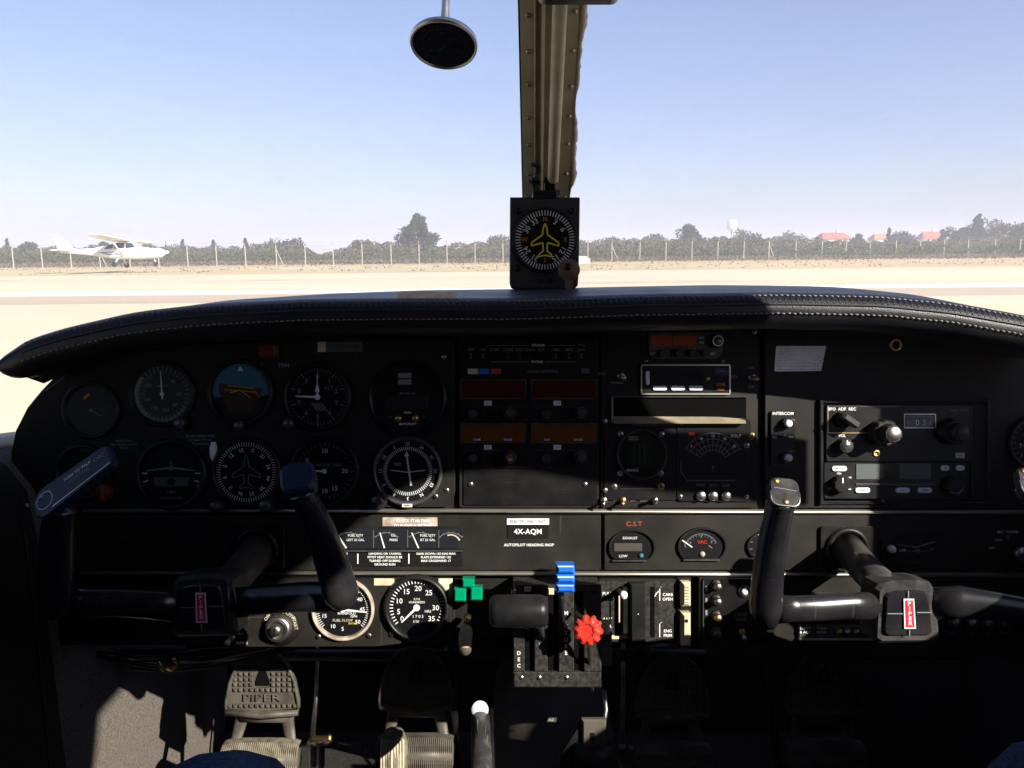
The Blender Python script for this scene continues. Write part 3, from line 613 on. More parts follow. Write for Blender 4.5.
for i, y in enumerate(range(70, int(LL), 44)):
    for x in (-21.5, 22.5): MB('silver' if x > 0 else 'steel').lathe([(3.0, 0), (2.6, 1.2), (1.2, 1.9), (.01, 2.0)], x, y+random.uniform(-3, 3), 4, 10).build('rivet', post)
b = MB('foam'); rows = []; y = 190
while y < LL:
    w_ = 3.4+2.2*sin(y*.031)+1.2*sin(y*.083+1)+random.uniform(-.9, .9); w_ = max(.6, w_)*(1 if y > 215 else .3); rows.append([(28, y, -4), (28+w_, y, -3), (28.6+w_, y, 1), (28+w_*.5, y, 5), (26.5, y, 4)]); y += 5
b.grid(rows, closed=True); b.build('foam_strip', post)
b = MB('dark_void').tube([(-28.5, 60, 2), (-29.2, 240, 2), (-30.4, LL, 2)], [.8, 1.1, 1.4], 8); b.build('black_sealant', post)
b = MB('black_plastic').box(-10, L+12, 6, 9, 10, 2, ch=.5); b.box(26, L+14, 4, 4, 14, 5, ch=.5); b.build('latch_slot', post)
single(MB('black_gloss').rbox(0, 0, 0, 70, 22, 12, 7, 3), 'sun_blocker', 'rounded corner of a black sun visor at the very top right of the post', 'visor', 578, -8, 120)

# outside air thermometer hanging in the windscreen
t = thing('outside_air_thermometer', 'round steel rimmed thermometer with a dark face hanging from the windscreen top', 'thermometer', 444, 42, -10)
tilt = (-.05, -.935, .35)
MB('silver').lathe([(0.01, -10), (12, -9), (26, -4.5), (34, 0), (34.6, 3), (33.6, 5.5), (32, 5.5), (31.6, 3.5)], 0, 0, 0, 48, axis=tilt, cap=False).build('case', t)
MB('black_gloss').lathe([(0.01, 3.6), (32, 3.6)], 0, 0, 0, 40, axis=tilt, cap=False, smooth=False).build('dial', t)
axv = Vector(tilt).normalized(); tb = MB('grey_mark'); xv = (Vector((1, 0, 0))-axv*axv.x).normalized(); yv = axv.cross(xv)
MQ = Matrix((xv, yv, axv)).transposed()
def onface(mb, fn):
    q = MB(); fn(q)
    for i, v in enumerate(q.v): q.v[i] = tuple(MQ @ Vector(v))
    for f, k in zip(q.f, q.mi): pass
    base = len(mb.v)
    for k, f in zip(q.mi, q.f): mb.add([q.v[i] for i in f], [tuple(range(len(f)))], False, q.ms[k])
onface(tb, lambda q: (q.ticks(0, 0, 4.2, 24, 28, -150, 150, 30, .5, 'dim_mark'), q.ring(0, 0, 4.1, 21.5, 22.1, 40, 'dim_mark'), q.dialtext([(-120, '40'), (-60, '0'), (0, '40'), (60, '80'), (120, '120')], 0, 0, 4.2, 16, 4.6, 'dim_mark')))
tb.build('scale', t)
nb = MB('grey_mark'); onface(nb, lambda q: q.line(-7, -9, 12, 12, 1.2, 4.8, 'dim_mark', .6)); nb.build('needle', t)
MB('dial_glass').lathe([(0.01, 5), (32.5, 5)], 0, 0, 0, 40, axis=tilt, cap=False, smooth=False).build('cover_glass', t)
sb = MB('silver').tube([(0, 17, -10), (0, 28, -14), (0, 40, -18), (0, 130, -55)], [7, 5.2, 4.2, 4.0], 16); sb.lathe([(8.5, 0), (8.5, 3)], 0, 21, -10, 6, axis=(0, .9, -.35)); sb.build('stem', t)

# instrument panel
pn = thing('instrument_panel', 'wide black instrument panel of a light aeroplane with two silver trim strips', 'instrument panel', 512, 384)
X = lambda px: px-512
Y = lambda py: 384-py
out = [(38, 391), (24, 408), (13, 430), (8, 452), (8, 470), (16, 490), (30, 515), (40, 560), (44, 642), (226, 644), (450, 644), (452, 636), (600, 636), (604, 640), (700, 648), (1030, 652), (1046, 560), (1062, 515), (1080, 470), (1080, 440), (1064, 400), (1045, 380), (1045, 352), (950, 330), (860, 323), (512, 326), (330, 328), (200, 334), (120, 344), (60, 368)]
b = MB('panel'); b.prism([(X(a), Y(c)) for a, c in reversed(out)], -30, -6); b.build('backing', pn)
def plate(x0, y0, x1, y1, z0=-6, z1=0, r=4, m='panel', ch=.8): return MB(m).rbox(X((x0+x1)/2), Y((y0+y1)/2), z0, x1-x0, y1-y0, z1-z0, r, ch)
fl = [(40, 394), (27, 410), (16, 431), (12, 452), (13, 470), (30, 492), (44, 507), (446, 507), (453, 501), (455, 492), (455, 345), (451, 339), (330, 339), (200, 344), (120, 354), (66, 376)]
MB('panel').prism([(X(a), Y(c)) for a, c in reversed(fl)], -6, 1.5, 1.0).build('flight_panel', pn)
plate(459, 337, 599, 508, r=2).build('radio_panel', pn)
plate(601, 330, 757, 508, r=2).build('centre_panel', pn)
rp = [(765, 330), (765, 508), (1060, 508), (1076, 470), (1076, 440), (1060, 404), (1042, 380), (1042, 354), (950, 334), (860, 328)]
MB('panel').prism([(X(a), Y(c)) for a, c in rp], -6, 0, .6).build('right_panel', pn)
plate(44, 515, 601, 570, r=1.5, m='sub_panel').build('middle_panel', pn); plate(604, 515, 1050, 570, r=1.5, m='sub_panel').build('middle_panel', pn)
for x0, x1, y in ((84, 1052, 510.5), (80, 1052, 573)):
    tb = MB('trim'); tb.tube([(X(x0), Y(y), -2), (X((x0+x1)/2), Y(y+.8), -2), (X(x1), Y(y+2), -2)], 2.3, 10, flat=(1, 2.2), up=(0, 1, 0)); tb.build('trim_strip', pn)
lp = [(226, 577), (226, 640), (232, 645), (378, 645), (410, 641), (448, 640), (452, 634), (452, 577)]
MB('sub_panel').prism([(X(a), Y(c)) for a, c in lp], -6, 6, 1.2).build('lower_left_panel', pn)
MB('sub_panel').prism([(X(a), Y(c)) for a, c in [(698, 577), (698, 642), (710, 656), (1012, 657), (1040, 640), (1046, 577)]], -16, 2, 1.2).build('lower_right_panel', pn)
MB('sub_panel').prism([(X(a), Y(c)) for a, c in [(50, 577), (50, 646), (222, 646), (222, 577)]], -16, -2, 1).build('lower_side_panel', pn)
plate(598, 578, 676, 640, z0=-6, z1=4, r=2, m='sub_panel').build('air_control_plate', pn)
for a, c, w_, h_ in ((385, 580.5, 20, 7), (446, 587, 14, 20), (377, 640, 0.1, .1)):
    if w_ > 1: MB('cream').box(X(a), Y(c), 6, w_, h_, .8, ch=.3).build('worn_paint', pn)
for a, c in ((444, 357), (447, 490), (471, 484), (585, 484), (605, 421), (605, 500), (605, 490), (754, 332), (317, 642), (386, 642)):
    sb = MB('silver').lathe([(2.6, 0), (2.4, .8), (1.4, 1.3), (.01, 1.4)], X(a), Y(c), 1.5 if a < 458 else 1.6, 14); sb.line(X(a)-1.8, Y(c)+.8, X(a)+1.8, Y(c)-.8, .5, 3.05 if a < 458 else 3.1, 'dial'); sb.build('screw', pn)
plate(463, 468, 597, 505, z0=0, z1=1.6, r=1.5, m='panel_gloss').build('blank_plate', pn)
rb = MB('brass').lathe([(3.6, 0), (6.6, 0), (6.6, 1.5), (5.2, 2.6), (3.8, 2.2), (3.6, 0)], X(895), Y(345), 0, 28, cap=False); rb.build('grommet', pn)
MB('dial').disc(X(895), Y(345), .4, 3.7).build('grommet_hole', pn)
MB('dial').box(X(790), Y(336.5), 0, 40, 8, 1.2, ch=.4).build('dark_slot', pn)
LBS = []
def lbn():
    m_ = MB('white'); LBS.append(m_); return m_
lb = lbn(); lb.text('AUTOPILOT HEADING INOP', X(529), Y(545), .35, 3.9); lb = lbn(); lb.text('C.S.T', X(634), Y(524), .35, 6.4, 'orange_lamp', sx=1.15)
for a, c, t_, s_ in ((125, 441, 'EMERGENCY', 3), (125, 444.6, 'MAX SPEED 100 KTS', 3), (125, 448, 'FLAPS', 3), (201, 436, 'MANEUVERING SPEED', 3), (201, 440, 'AT MAX WT 118', 3), (201, 444, 'SEE MANUAL', 3)):
    if t_ in ('EMERGENCY', 'MANEUVERING SPEED'): lb = lbn()
    lb.text(t_, X(a), Y(c), 1.9, s_, 'grey_mark')
lb = lbn()
for a, c, t_ in ((258, 365, 'HDG'), (284, 365.5, 'TRIM')): lb.text(t_, X(a), Y(c), 1.9, 5.2, 'grey_mark')
lb = lbn(); lb.text('A 1', X(243), Y(632), 6.4, 3.6); lb = lbn(); lb.text('NAV 2', X(244), Y(641), 6.4, 4.2); lb = lbn(); lb.text('LAND', X(740), Y(613), 2.4, 4.2, 'grey_mark'); lb.text('TOLO', X(740), Y(618), 2.4, 4.2, 'grey_mark')
for a, c, t_ in ((620, 377, ''), (602, 374, 'SPKR'), (617, 383, 'PHONE'), (733, 377, 'XPDR'), (751, 368, 'ON'), (751, 387, 'OFF'), (619, 500, 'NAV 1'), (632, 500, 'AUX'), (646, 500, 'LIGHTS'), (617, 497, 'DIM')):
    if t_: lb = lbn(); lb.text(t_, X(a), Y(c), .5, 3.6, 'grey_mark')
for m_ in LBS: m_.build('lettering', pn)
# ================================================================== INSTRUMENTS
def screw(par, x, y, z, r=2.4, m='silver'):
    b = MB(m).lathe([(r, 0), (r*.9, .7), (r*.5, 1.1), (.01, 1.2)], x, y, z, 12); a = random.uniform(0, pi)
    b.line(x-r*.7*cos(a), y-r*.7*sin(a), x+r*.7*cos(a), y+r*.7*sin(a), r*.22, z+1.25, 'dial'); b.line(x+r*.7*sin(a), y-r*.7*cos(a), x-r*.7*sin(a), y+r*.7*cos(a), r*.22, z+1.27, 'dial'); return b.build('screw', par)
def knob(par, x, y, z, r, h, m='knob', cap='knob_cap', name='knob', flute=.03, ptr=False):
    b = MB(m).lathe([(r*1.02, 0), (r, h*.1), (r*.96, h*.88), (r*.86, h)], x, y, z, 40, flute=flute, fn=10, smooth=False)
    if cap: b.lathe([(r*.78, h), (r*.74, h+.5), (.01, h+.7)], x, y, z, 28, m=cap)
    if ptr: b.line(x, y+r*.2, x, y+r*.8, r*.16, z+h+.9, 'white')
    return b.build(name, par)
def needle(par, a, l, w, z=2.6, m='white', tail=0, x=0, y=0, name='needle'):
    t = R(90-a); b = MB(m); b.line(x-tail*cos(t), y-tail*sin(t), x+l*cos(t), y+l*sin(t), w, z, m, w*.45); b.disc(x, y, z+.15, w*1.2, 14); return b.build(name, par)
def gauge(label, px, py, r, face, needles=(), knobs=(), screws=(), bez='black_plastic', bw=4.5, bh=5, z=1.5, name='round_gauge', dialm='dial', glass=True, group=None, cat='gauge'):
    t = thing(name, label, cat, px, py, z, group)
    MB(bez).lathe([(r+bw, 0), (r+bw, bh*.45), (r+bw*.6, bh), (r+bw*.25, bh), (r, bh*.6), (r-1.2, .8)], n=56, cap=False).build('bezel', t)
    MB(dialm).disc(0, 0, 1.0, r, 48).build('dial', t)
    if face:
        b = MB('white'); face(b); b.build('dial_markings', t)
    for k in needles: needle(t, *k)
    if glass: MB('dial_glass').disc(0, 0, bh*.62, r-.1, 40).build('cover_glass', t)
    for k in knobs: knob(t, *k)
    for s in screws: screw(t, *s)
    return t
Z = 1.45
G = 'round gauges on the left flight panel'
# ---- left flight panel
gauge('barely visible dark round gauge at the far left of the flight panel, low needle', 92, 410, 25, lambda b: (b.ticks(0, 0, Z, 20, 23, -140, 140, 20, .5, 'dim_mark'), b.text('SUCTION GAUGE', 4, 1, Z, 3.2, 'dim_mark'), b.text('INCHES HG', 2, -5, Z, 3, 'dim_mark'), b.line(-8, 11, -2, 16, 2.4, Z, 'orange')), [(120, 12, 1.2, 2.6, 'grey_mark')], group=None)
gauge('airspeed indicator with pale arc and small knob below, left of the blue topped horizon', 163, 394, 29, lambda b: (b.ring(0, 0, 1.2, 24, 28.6, 60, 'dim_mark', 60, 215), b.ring(0, 0, 1.2, 24, 28.6, 30, 'grey_mark', 215, 310), b.ring(0, 0, 1.3, 17, 23, 20, 'dim_mark', 255, 330), b.ticks(0, 0, Z, 22, 28, 0, 360, 36, .7, 'grey_mark'), b.dialtext([(40, '40'), (90, '60'), (130, '80'), (170, '100'), (210, '120'), (250, '140'), (300, '180')], 0, 0, Z, 16.5, 5, 'grey_mark'), b.text('KNOTS', 0, 8, Z, 3.4, 'grey_mark'), b.ring(0, 0, Z+.05, 25, 26.5, 20, 'green_mark', 120, 220)), [(356, 23, 1.8, 2.6, 'white', 5)], [(19, -29, 1, 6.5, 7)], name='airspeed_indicator')
t = gauge('artificial horizon with blue sky half over brown ground half', 241, 392, 29, None, name='attitude_indicator', knobs=[(0, -33, 0, 5, 9)])
b = MB('sky_blue'); b.add([(28.4*cos(R(a)), 28.4*sin(R(a)), 1.3) for a in range(-7, 194, 6)], [tuple(range(34))]); b.build('sky_half', t)
b = MB('brown'); b.add([(-22, 1, 1.5), (-21, 9, 1.5), (22, 3.5, 1.5), (20, -2, 1.5), (12, -20, 1.5), (-12, -20, 1.5)], [(0, 5, 4, 3, 2, 1)]); b.build('ground_half', t)
b = MB('orange'); b.line(-16, 2.5, -3, 1.5, 1, 2).line(3, 1.2, 17, -.5, 1, 2, 'orange').line(-13, 6.5, 14, 3.5, .6, 1.9, 'yellow').line(-10, -.5, 0, 2, .8, 2, 'yellow').line(0, 2, 10, -6, .8, 2, 'yellow').line(14, 1, 20, -6, .8, 2, 'orange'); b.add([(-3, 21, 2), (3, 21, 2), (0, 26, 2)], [(0, 1, 2)], m='white'); b.text('U', 10, -32, 5, 6, 'dim_mark'); b.build('aircraft_symbol', t)
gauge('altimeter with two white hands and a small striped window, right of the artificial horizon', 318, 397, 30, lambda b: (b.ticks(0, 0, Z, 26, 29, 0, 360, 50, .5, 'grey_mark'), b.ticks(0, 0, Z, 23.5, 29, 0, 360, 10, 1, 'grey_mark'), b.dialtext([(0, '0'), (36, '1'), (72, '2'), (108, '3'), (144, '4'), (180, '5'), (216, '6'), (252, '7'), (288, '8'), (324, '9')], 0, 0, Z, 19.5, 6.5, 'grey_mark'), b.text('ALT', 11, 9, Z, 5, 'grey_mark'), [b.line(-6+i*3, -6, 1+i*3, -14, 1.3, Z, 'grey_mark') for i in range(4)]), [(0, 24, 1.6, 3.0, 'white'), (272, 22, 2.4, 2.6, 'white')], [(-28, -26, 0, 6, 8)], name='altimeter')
MB('white').add([(-2.4, 6, 3.1), (0, 4, 3.1), (2.4, 6, 3.1), (0, 15, 3.1)], [(0, 1, 2, 3)]).build('hand_tip', [o for o in C.objects if o.name == 'altimeter'][0])
t = gauge('autopilot unit with two small windows and a pair of orange knobs above the course dial', 408, 399, 36, None, bez='black_gloss', bw=3, bh=3, glass=False, name='autopilot_controller', dialm='panel_gloss')
b = MB('grey_mark').box(-3, 23.4, 1, 13, 5, 1).box(-3, 17, 1, 13, 5, 1); b.build('indicator_window', t)
b = MB('lcd_dark').box(-1, -4, 1, 42, 13, 1, ch=.3); b.build('label_plate', t)
b = MB('white').text('MODEL 301', 0, 5.6, 1.6, 3.2, 'grey_mark').text('ROLL', 0, -13.5, 1.6, 3, 'white').text('OFF', -18, -18.5, 1.6, 2.8, 'grey_mark').text('UP', 16, -18.5, 1.6, 2.8, 'grey_mark').text('AUTOPILOT', 0, -25, 1.6, 3.2, 'white'); b.build('lettering', t)
for x in (-9, 8): knob(t, x, -19, 1, 3.6, 6, 'brass', 'brass', flute=0)
t = gauge('turn coordinator with a small white aeroplane silhouette', 172, 474, 31, None, name='turn_coordinator', bw=5)
b = MB('white'); b.line(-24, 3.5, 0, 6.5, 1.2, 2, 'grey_mark', 2.6).line(0, 6.5, 24, 3.5, 2.6, 2, 'grey_mark', 1.2).disc(0, 6, 2.1, 2.6, 14, 'grey_mark').line(0, 6, 0, 13, 1, 2, 'grey_mark'); b.line(-29, 1, -24, 1, 1.2, 2).line(24, 1, 29, 1, 1.2, 2).line(-28, -8, -23, -6, 1.2, 2).line(23, -6, 28, -8, 1.2, 2); b.text('L', -27, -12, 2, 5, 'grey_mark').text('R', 27, -12, 2, 5, 'grey_mark'); b.build('aircraft_symbol', t)
b = MB('lcd'); b.add([(-18, -3, 1.4), (18, -3, 1.4), (16, -12, 1.4), (-16, -12, 1.4)], [(3, 2, 1, 0)]); b.disc(0, -7.5, 1.8, 4, 18, 'dial'); b.build('slip_ball_tube', t)
b = MB('white').text('2 MIN', 0, -18, 2, 4, 'grey_mark').text('TURN COORD', 0, -24, 2, 3.4, 'grey_mark').text('NO PITCH INFO', 0, 20, 2, 3, 'dim_mark'); b.build('lettering', t)
def planeicon(b, x, y, z, s, m, w, fill=None):
    P = [(0, 20), (2.4, 14), (3, 6), (17, -4), (17, -8), (3, -4), (2.2, -14), (8, -19), (8, -21.5), (0, -19.5)]
    P = P+[(-a, c) for a, c in reversed(P[:-1])][:-1]+[(0, 20)]
    for (a, c), (d, e) in zip(P, P[1:]): b.line(x+a*s, y+c*s, x+d*s, y+e*s, w, z, m)
rose = [(0, 'N'), (30, '3'), (60, '6'), (90, 'E'), (120, '12'), (150, '15'), (180, 'S'), (210, '21'), (240, '24'), (270, 'W'), (300, '30'), (330, '33')]
t = gauge('directional gyro with an outlined aeroplane over a rotating compass card', 247, 472, 31, lambda b: (b.ticks(0, 0, Z, 26, 30, 0, 360, 72, .6, 'white'), b.dialtext([((a+196) % 360, s) for a, s in rose], 0, 0, Z, 22, 5.4, 'white', True), planeicon(b, 0, 1, 2.4, .82, 'grey_mark', .7)), knobs=[(-30, -34, 0, 6.5, 8), (20, -33, 0, 7, 9)], name='heading_indicator')
MB('white').prism([(-3, 0), (-3.5, 8), (-2, 14), (2, 14), (3.5, 8), (3, 0), (0, -6)][::-1], 0, 3, .5).build('course_pointer', bpy.data.objects['heading_indicator']).location = (-.033, .016, 0)
gauge('vertical speed indicator lettered beside the blue tip of the yoke', 325, 471, 31, lambda b: (b.ticks(0, 0, Z, 25, 29, -170, 170, 34, .6, 'grey_mark'), b.dialtext([(-60, '5'), (0, '10'), (180, '10'), (-130, '5'), (150, '15'), (90, '20')], 0, 0, Z, 20, 6.4, 'white'), b.text('VERTICAL SPEED', 4, 6, Z, 3.6, 'grey_mark'), b.text('UP', -8, -9, Z, 3.4, 'grey_mark')), [(272, 20, 2, 2.6, 'white')], [(-28, -30, 0, 5, 7)], name='vertical_speed_indicator')
t = gauge('course indicator with crossed white bars and sunlit rim, bottom right of the flight panel', 408, 471, 31, lambda b: (b.ticks(0, 0, Z, 21, 24.5, 0, 360, 72, .7, 'white'), b.dialtext([((a+150) % 360, s) for a, s in rose], 0, 0, Z, 27.2, 4.8, 'white', True), b.ring(0, 0, Z, 20.3, 20.7, 60, 'dim_mark')), bez='knob_cap', bw=4, bh=6, name='course_indicator', knobs=[(-28, -29, 1, 8, 13)], screws=[(28, -25, 1), (39, -20, 0)])
b = MB('white').line(-1, 16, 3.4, -14.5, 1.6, 2.6, 'white', 2.0).line(-17, 1, 0, -1, .9, 2.4, 'white').line(0, -1, 17, 1, .9, 2.4, 'white').box(-10, 7, 1.2, 6, 3, .6, m='grey_mark'); b.add([(-3.5, 15, 2.6), (1.5, 15, 2.6), (-1, 20, 2.6)], [(0, 1, 2)]); b.build('deviation_bars', t)
MB('lit_digit').box(0, -33.5, 6, 10, 3.2, .5).text('NAV', 0, -33.5, 6.8, 2.8, 'dial').build('label_plate', t)
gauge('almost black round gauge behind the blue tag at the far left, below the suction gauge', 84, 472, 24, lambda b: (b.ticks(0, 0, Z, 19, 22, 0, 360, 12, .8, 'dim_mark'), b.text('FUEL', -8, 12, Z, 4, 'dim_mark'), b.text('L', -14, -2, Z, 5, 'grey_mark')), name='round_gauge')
single(MB('dark_red').lathe([(6, 0), (7.5, 3), (8, 9), (6, 12), (.01, 13)], n=24).box(0, 0, 9, 5, 16, 6, ch=2), 'selector_knob', 'small red selector knob on the left of the flight panel under the dark gauges', 'knob', 108, 491, 2)
single(MB('dark_red').rbox(0, 0, 0, 20, 13, 3, 2, 1).box(6.5, 1, 3, .8, 8, .3, m='grey_mark'), 'warning_light', 'unlit square dark red warning light above the artificial horizon', 'warning light', 269, 351, 1.5)
t = thing('placard', 'narrow faded grey placard above the altimeter', 'placard', 340, 347, 1.5); MB('lcd').box(0, 0, 0, 45, 10, .6).box(-18, 0, .6, 8, 10, .5, m='cream').build('plate', t); MB('grey_mark').text('OIL COOLER', 3, 0, .8, 5.6, 'dim_mark').build('lettering', t)
# ---- centre radio stack
t = thing('audio_panel', 'black audio selector strip at the top of the radio stack with three coloured lamps', 'audio panel', 529, 359, 0)
MB('panel_gloss').rbox(0, 0, 0, 136, 40, 3, 1.5, .6).build('faceplate', t)
b = MB('grey_mark'); 
for x, s_ in ((-58, 'OFF'), (-46, 'ON'), (-34, 'COM1'), (-21, 'COM2'), (-9, 'NAV1'), (1, 'NAV2'), (12, 'ADF'), (27, 'DME'), (40, 'MKR'), (52, 'AUX')): b.text(s_, x, 9, 3.3, 3.6, 'grey_mark'); b.line(x, 5.5, x, 3.2, .8, 3.3, 'grey_mark'); b.disc(x, 1.5, 3.3, .9, 10, 'grey_mark')
b.ring(0, 0, 0, 0.1, .2, 8); b.line(-42, 13.5, 0, 13.5, .5, 3.3, 'grey_mark').line(20, 13.5, 46, 13.5, .5, 3.3, 'grey_mark').text('SPEAKER', 9, 13.5, 3.3, 3.4).line(-38, -3, 0, -3, .5, 3.3, 'grey_mark').line(16, -3, 46, -3, .5, 3.3, 'grey_mark').text('PHONE', 8, -3, 3.3, 3.4).text('AUDIO CONTROL', 14, -12.5, 3.3, 3.8, 'grey_mark').text('PULL', 53, 13.5, 3.3, 3.2, 'grey_mark'); b.build('lettering', t)
for x, m_ in ((-56, 'lcd'), (-45, 'sky_blue'), (-33, 'brown')): MB('cream' if m_ == 'lcd' else ('blue' if m_ == 'sky_blue' else 'orange_lamp')).box(x, -12.5, 3, 10, 5.4, 1, ch=.3).build('marker_lamp', t)
MB('lcd').box(56, -12, 3, 8, 5, 1).build('button', t); 
for i in range(8): MB('black_plastic').tube([(-34+i*11.5, 1.5, 3), (-34+i*11.5, 4, 10)], [1.4, 1.9], 8).build('toggle', t)
def navcom(py, label, lit):
    t = thing('nav_com_radio', label, 'radio', 529, py, 0, 'twin navigation and communication radios')
    MB('panel_gloss').rbox(0, -7, 0, 138, 40, 3, 1.5, .6).build('faceplate', t)
    for sx, nm in ((-1, 'a'), (1, 'b')):
        x = sx*35; fb = MB('steel')
        for q in ((x-32.8, -1.6, x-32.8, 20), (x+31.8, -1.6, x+31.8, 20)): fb.box(q[0], (q[1]+q[3])/2-1, 3, 1, 18.6, 1, m='knob_cap')
        fb.box(x-.5, 17.2, 3, 65, 1, 1, m='knob_cap').box(x-.5, -1.6, 3, 65, 1, 1, m='knob_cap'); fb.build('display_frame', t)
        d = MB('amber_glass' if lit else 'red_glass').box(x-.5, 7.8, 3, 63, 17, .5); o = d.build('display', t)
        if lit: MB('white').text('COM' if sx < 0 else 'NAV', x-17, 1.5, 3.8, 3).text('KNOB', x+14, 1.5, 3.8, 3).build('lettering', t)
        MB('paper').box(x-6 if sx < 0 else x-7, -6, 3, 7.5, 4.6, 1.6, ch=.5).text('C/S', x-6.5, -6, 4.8, 2.6, 'dial').build('button', t)
        MB('dim_mark').box(x, -9.2, 3, 62, .6, .4).build('divider', t)
        knob(t, x-21+(3 if sx > 0 else 0), -17, 3, 5, 8, cap=None); knob(t, x+16+(0 if sx > 0 else 0), -15, 3, 6.6, 8, cap=None, flute=.02)
        knob(t, x+16, -15, 10, 3.8, 7, 'knob_cap' if not (lit and sx < 0) else 'brass', None, 'inner_knob')
        MB('dim_mark').text('VOL', x-9, -17, 3.3, 3, 'dim_mark').text('OFF', x-29, -17, 3.3, 3, 'dim_mark').build('knob_lettering', t)
    return t
navcom(397, 'upper twin radio with two dark red unlit displays', False); navcom(441, 'lower twin radio with two brown amber displays above the blank plate', True)
# ---- right radio stack
t = thing('transponder', 'small brown grey transponder unit with two orange windows at the top of the right stack', 'transponder', 685, 346, 0)
MB('rubber').prism([(-37, 13), (-37, -8), (-32, -13), (31, -13), (37, -7), (37, 13)], 0, 3, .8).build('faceplate', t)
for x, w_ in ((-24, 21), (-.5, 23)): MB('orange_lamp').box(x, 5, 3, w_, 10, .8, ch=.2).build('display', t)
for x in (-24, -8, 6, 19): knob(t, x, -7.5, 3, 3.8, 7, cap=None, flute=.05)
knob(t, 30, 4.5, 3, 6.5, 9); MB('silver').ring(30, 4.5, 12.8, 4.4, 5.4, 24).build('knob_ring', t)
MB('grey_mark').text('LOC', -32, -7.5, 3.3, 3.4).text('OBS', -15, -7.5, 3.3, 3.4).text('ID', 12, -7.5, 3.3, 3.4).text('SBY', 27, -8, 3.3, 3.4).text('ALT', 16, 8, 3.3, 3).text('TST', 16, 3, 3.3, 3).build('lettering', t)
for x, y in ((-39, -15), (38, -15), (39, 17)): screw(t, x, y, 0, 2, 'steel')
t = thing('intercom_unit', 'black radio with silver outline, three pale push buttons and a blue and orange badge', 'radio', 685, 379.5, 0)
MB('panel_gloss').rbox(0, 0, 0, 90, 30, 3, 3, .6).build('faceplate', t)
fb = MB('trim'); 
for x, y, w_, h_ in ((0, 14.4, 88, 1.4), (0, -14.4, 88, 1.6), (-44, 0, 1.4, 27.6), (44, 0, 1.4, 27.6)): fb.box(x, y, 3, w_, h_, 1)
fb.build('outline_frame', t); MB('lcd_dark').box(-8, 2, 3, 48, 12, .6).build('display', t)
for x in (-26, -8, 10): MB('paper').rbox(x, -8.6, 3, 14, 4.6, 1.8, 1.8, .5).build('button', t)
MB('paper').rbox(-38, 1.5, 3, 4, 14, 1.8, 1.6, .5).build('button', t); MB('silver').lathe([(2.2, 0), (1.8, 2), (.01, 2.3)], 22, 1, 3, 14).build('button', t)
b = MB('lcd_dark').box(35, 8, 3, 13, 7, .6, m='tag_blue').box(35, -4.5, 3, 13, 14, .6, m='lcd_dark'); b.text('VHF', 35, 8, 3.8, 4, 'sky_blue').text('LINK', 35, -5, 3.8, 4.4, 'orange').text('PLUS', 35, -10, 3.8, 3, 'orange'); b.build('badge', t)
for px, py, lab in ((621, 376, 'silver toggle switch left of the silver outlined radio'), (752, 377, 'brass toggle switch between the ON and OFF words right of the silver outlined radio')):
    t = thing('toggle_switch', lab, 'switch', px, py, 0); MB('steel').lathe([(4.4, 0), (4.4, 1.5), (3, 2.6)], n=6).build('nut', t); MB('silver' if px < 700 else 'brass').tube([(0, 0, 2), (1.5, -2, 12)], [1.3, 2.2], 10).build('bat', t)
t = thing('storage_slot', 'open empty radio slot with a sunlit beige floor across the right stack', 'slot', 679, 410, 0)
b = MB('dark_void'); b.box(0, 0, .2, 134, 25, .3, m='dark_void'); b.build('painted_opening', t)  # solid near-black slab, the shade inside the slot put into its colour
b = MB('trim').box(-67, 0, 0, 1.2, 26, 4).box(0, 13.2, 0, 134, .8, 3, m='knob_cap'); b.build('edge_trim', t)
b = MB('tray'); b.add([(-66, -11, 1), (66, -11, 1), (66, -6.5, 1), (-66, -6.5, 1), (-66, -13, 11), (64, -13, 11)], [(0, 4, 5, 1), (4, 0, 1, 5)]); b.add([(-66, -13, 11), (64, -13, 11), (66, -9, .8), (40, -6.8, .8), (-66, -6.2, .8)], [(0, 1, 2, 3, 4)]); b.build('tray', t)
MB('tunnel').box(12, -17.5, 0, 118, 8, 1.4).build('lower_face', t)
MB('panel_gloss').box(-6, -20.5, 0, .1, .1, .1).v
t = thing('lightning_scope', 'round green black lightning detector scope in a square bezel with four screws', 'scope', 640, 456, 0)
MB('panel_gloss').rbox(0, -7, 0, 72, 74, 2, 2, .6).build('faceplate', t); MB('black_plastic').lathe([(25, 0), (25, 4), (24.4, 4.6), (23, 4.4), (22.4, 1)], 1, 2, 2, 48, cap=False).build('bezel', t)
MB('knob_cap').ring(1, 2, 6.7, 24.1, 24.8, 60).build('rim', t); MB('scope').disc(1, 2, 3.2, 23, 40).build('screen', t)
b = MB('dim_mark').box(-7, 19, 3.4, 10, 1.4, .3, m='grey_mark').box(-7, 16.8, 3.4, 10, 1.4, .3, m='grey_mark').text('RANGE', -8, -14, 3.4, 3.6, 'white')
for y in (12, 6, 0, -6): b.line(19, y, 22, y, .7, 3.5, 'dim_mark').line(-20, y, -18, y, .7, 3.5, 'dim_mark')
for x in (-6, -1, 4): b.line(x, 12, x, -8, .3, 3.5, 'green_mark')
b.build('screen_markings', t); MB('dial_glass').disc(1, 2, 5, 23, 40).build('cover_glass', t)
for x, y in ((-19.5, 22), (21.5, 22), (-20, -17), (20.5, -17)): screw(t, x, y, 2, 3)
screw(t, -26, -30.5, 2, 3.4); screw(t, 21, -30, 2, 3.4, 'brass'); MB('dim_mark').box(-3, -32.5, 2, 32, .6, .4).build('divider', t)
